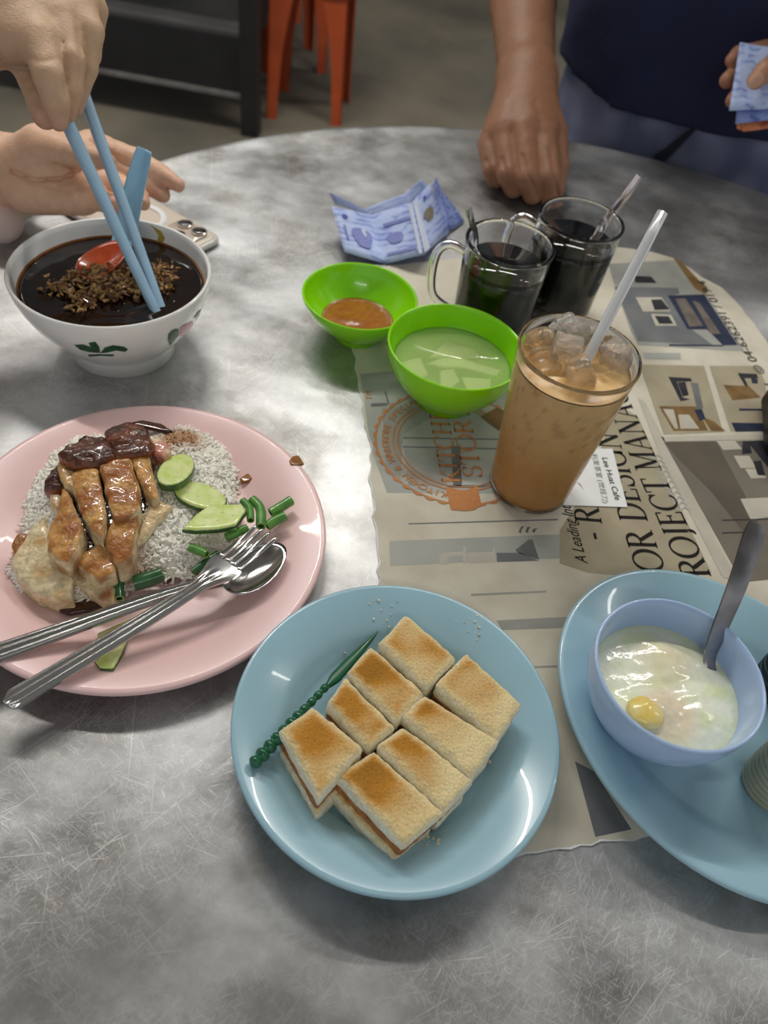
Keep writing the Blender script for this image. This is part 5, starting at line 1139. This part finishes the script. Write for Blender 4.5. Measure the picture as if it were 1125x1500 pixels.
cloth('trousers', [(P3(-.88, .44, -.18), P3(-.86, .44, -.20), .10, .10), (P3(-.88, .56, -.18), P3(-.86, .56, -.20), .10, .10), (P3(-.86, .42, -.20), P3(-.42, .40, -.23), .085, .062), (P3(-.86, .58, -.20), P3(-.42, .62, -.23), .085, .062),
    (P3(-.42, .40, -.23), P3(-.44, .40, -.66), .058, .045), (P3(-.42, .62, -.23), P3(-.44, .62, -.66), .058, .045)], pm('dark_trousers', (.03, .032, .045), .9, noise_amt=.2, nscale=12), pers, .012, .03)
for y in (.40, .62): cloth('shoe', [(P3(-.47, y, -.705), P3(-.30, y, -.715), .042, .034)], M['darkmetal'], pers, .008, .01, amp=0)
stool([(-.99, .37), (-.73, .37), (-.73, .63), (-.99, .63)], 'orange plastic stool under the seated person with chopsticks')
# ------------------------------------------------------------------ standing man
man = thing('person', (.34, 1.22, 0), 'standing man in a navy shirt leaning a fist on the table and holding banknotes', 'person')
w0 = D(771, 118, .935); fe = D(766, 0, 1.0); el = D(762, -190, 1.10)
core = [(el, fe, .050, .0425, .01), (fe, w0, .0415, .0330, .01), (w0, D(722, 200, .895), .026, .0140, .014), (w0, D(742, 188, .885), .030, .0165, .014), (w0, D(772, 182, .882), .031, .0175, .014), (w0, D(796, 196, .885), .028, .0165, .014), (w0, D(810, 190, .905), .024, .0150, .014)]
fing = [[(D(794, 202, .882), .0160), (D(804, 262, .868), .0142), (D(803, 284, .880), .0108), (D(790, 288, .905), .0085)],
        [(D(766, 192, .878), .0160), (D(773, 262, .866), .0145), (D(780, 284, .878), .0112), (D(775, 284, .905), .0085)],
        [(D(738, 200, .884), .0148), (D(745, 256, .872), .0130), (D(752, 276, .882), .0104), (D(752, 276, .905), .0080)],
        [(D(715, 212, .893), .0125), (D(721, 250, .884), .0108), (D(726, 264, .890), .0090), (D(730, 262, .912), .0074)],
        [(D(812, 196, .905), .0150), (D(819, 246, .898), .0118), (D(815, 278, .895), .0092), (D(808, 288, .897), .0076)]]
lo, hi = body_box(core, fing); hi[1] = min(hi[1], 1.16)
VA, FA = surfnet(union_body(core, fing, .006, .0010, [([(766, 228), (773, 255), (790, 290)], 2.4, .0026), ([(736, 232), (743, 262), (750, 284)], 2.2, .0024), ([(713, 234), (720, 255), (724, 275)], 2.0, .0022), ([(806, 216), (810, 245), (816, 285)], 2.4, .0022), ([(748, 150), (742, 178)], 5, .0010), ([(785, 150), (792, 178)], 5, .0010)]), lo, hi, .0022)
cA = skin_col(VA, lin((156, 110, 82)), [c[0][0] for c in fing], 4, lin((160, 102, 78)))
# veins and knuckle tone stay in the relief of the noise; left hand with the money
DH = lambda x, y, d: D(x, y, d-.085)
w1 = DH(1215, 95, 1.0); e1 = P3(.66, 1.30, .26)
core = [(e1, w1, .046, .032, .01), (w1, DH(1168, 92, .965), .029, .024, .014), (w1, DH(1170, 125, .96), .028, .022, .014)]
fing = [[(DH(1165, 78, .965), .0140), (DH(1120, 74, .968), .0110), (DH(1082, 80, .960), .0094), (DH(1073, 88, .952), .0080)],
        [(DH(1168, 105, .965), .0140), (DH(1115, 104, .968), .0112), (DH(1075, 110, .960), .0096), (DH(1065, 118, .952), .0084)],
        [(DH(1168, 132, .96), .0130), (DH(1112, 135, .962), .0105), (DH(1078, 142, .955), .0088), (DH(1072, 148, .950), .0072)],
        [(DH(1165, 88, .945), .0160), (DH(1140, 92, .918), .0135), (DH(1120, 106, .905), .0112), (DH(1107, 118, .903), .0088)]]
lo, hi = body_box(core, fing); hi[0] = min(hi[0], .60)
VB, FB = surfnet(union_body(core, fing), lo, hi, .0022)
cB = skin_col(VB, lin((178, 130, 100)), [c[-1][0] for c in fing], 6, lin((186, 124, 100)))
mk('right_arm', VA, FA, M['skin'], man, col=cA); mk('left_arm', VB, FB, M['skin'], man, col=cB)
p = fing[3][-1][0]; n_ = TOCAM(p); nail(man, p+n_*.0085, n_, fing[3][-1][0]-fing[3][-2][0], .0085, .0068, pm('man_nail', lin((206, 160, 136)), .35, noise_amt=.05))
NAVY = pm('navy_shirt', lin((30, 34, 66)), .85, noise_amt=.25, nscale=14, bump=.003, bscale=26)
HEM = TZ+.040
def hemcut(P): return (HEM-P[..., 2])+.012*(P[..., 0]-.33)*0-.03*np.clip((.20-P[..., 0])/.1, 0, 1)*-1
cloth('shirt', [(P3(.245, 1.205, .0), P3(.235, 1.21, .50), .122, .125), (P3(.42, 1.205, .0), P3(.44, 1.21, .50), .122, .125), (P3(.335, 1.185, .0), P3(.335, 1.195, .42), .118, .13), (P3(.17, 1.23, .58), P3(.52, 1.23, .58), .09, .09),
    (P3(.12, 1.24, .60), el+np.array([0, .02, .03]), .07, .066), (P3(.56, 1.25, .60), P3(.66, 1.30, .34), .07, .064)], NAVY, man, .008, .03, hemcut, .004, 26)
JN = pm('camouflage_trousers', lin((136, 140, 166)), .9, rgb2=lin((86, 92, 118)), nscale=13, ndetail=1.0, bump=.003, bscale=30)
cloth('trousers', [(P3(.255, 1.205, .10), P3(.25, 1.205, -.08), .112, .112), (P3(.41, 1.205, .10), P3(.42, 1.205, -.08), .112, .112), (P3(.335, 1.18, .06), P3(.335, 1.18, -.06), .105, .105),
    (P3(.25, 1.205, -.08), P3(.23, 1.23, -.68), .11, .075), (P3(.42, 1.205, -.08), P3(.45, 1.23, -.68), .11, .075)], JN, man, .009, .03, None, .005, 20)
TRV = np.array([v.co[:] for v in bpy.data.objects['trousers.001'].data.vertices])+WO[bpy.data.objects['trousers.001']]
TRP = proj(TRV); TRD = (TRV-EYE)@_fw
def on_trousers(px, py):
    m = np.argsort(((TRP-np.array([px, py]))**2).sum(1))[:12]; return D(px, py, TRD[m].min()-.004)
pth = cr([on_trousers(*p) for p in [(1022, 184), (1004, 200), (982, 220), (962, 236)]], 5)
mk('pocket_shade', *ribbon(pth, np.interp(np.linspace(0, 1, len(pth)), [0, .5, 1], [.002, .005, .008]), lambda s, q: 0, .002, 5, (0, -1, .6)), pm('crease_shade', (.012, .013, .022), .9, noise_amt=.2), man)  # dark ribbon laid on the cloth for the shade inside the pocket crease
for x in (.23, .45): cloth('shoe', [(P3(x, 1.26, -.705), P3(x, 1.06, -.715), .042, .034)], M['darkmetal'], man, .008, .01, amp=0)
# banknotes in his hand
def hn(px, py, d): return DH(px, py, d)
def held(cols_, mat, lab): sheet('banknote', [(hn(*b), hn(*t_)) for b, t_ in cols_], mat, lab, group='banknotes in the man\'s hand')
held([((1068, 162, .922), (1084, 62, .935)), ((1120, 160, .918), (1122, 68, .930)), ((1190, 150, .922), (1188, 56, .936))], BN, 'light blue banknote on top of the notes in the man\'s hand')
held([((1077, 182, .926), (1090, 80, .940)), ((1125, 176, .924), (1126, 82, .938)), ((1190, 168, .926), (1188, 80, .940))], BN2, 'medium blue banknote under the top note in the man\'s hand')
held([((1079, 188, .930), (1092, 100, .944)), ((1090, 193, .930), (1100, 100, .944)), ((1190, 178, .930), (1188, 96, .944))], BO, 'orange banknote lowest in the man\'s hand')
p = [D(1078+10*math.cos(a)*.42, 150+10*math.sin(a)*.30, .9195) for a in np.linspace(0, 6.28, 20, endpoint=False)]
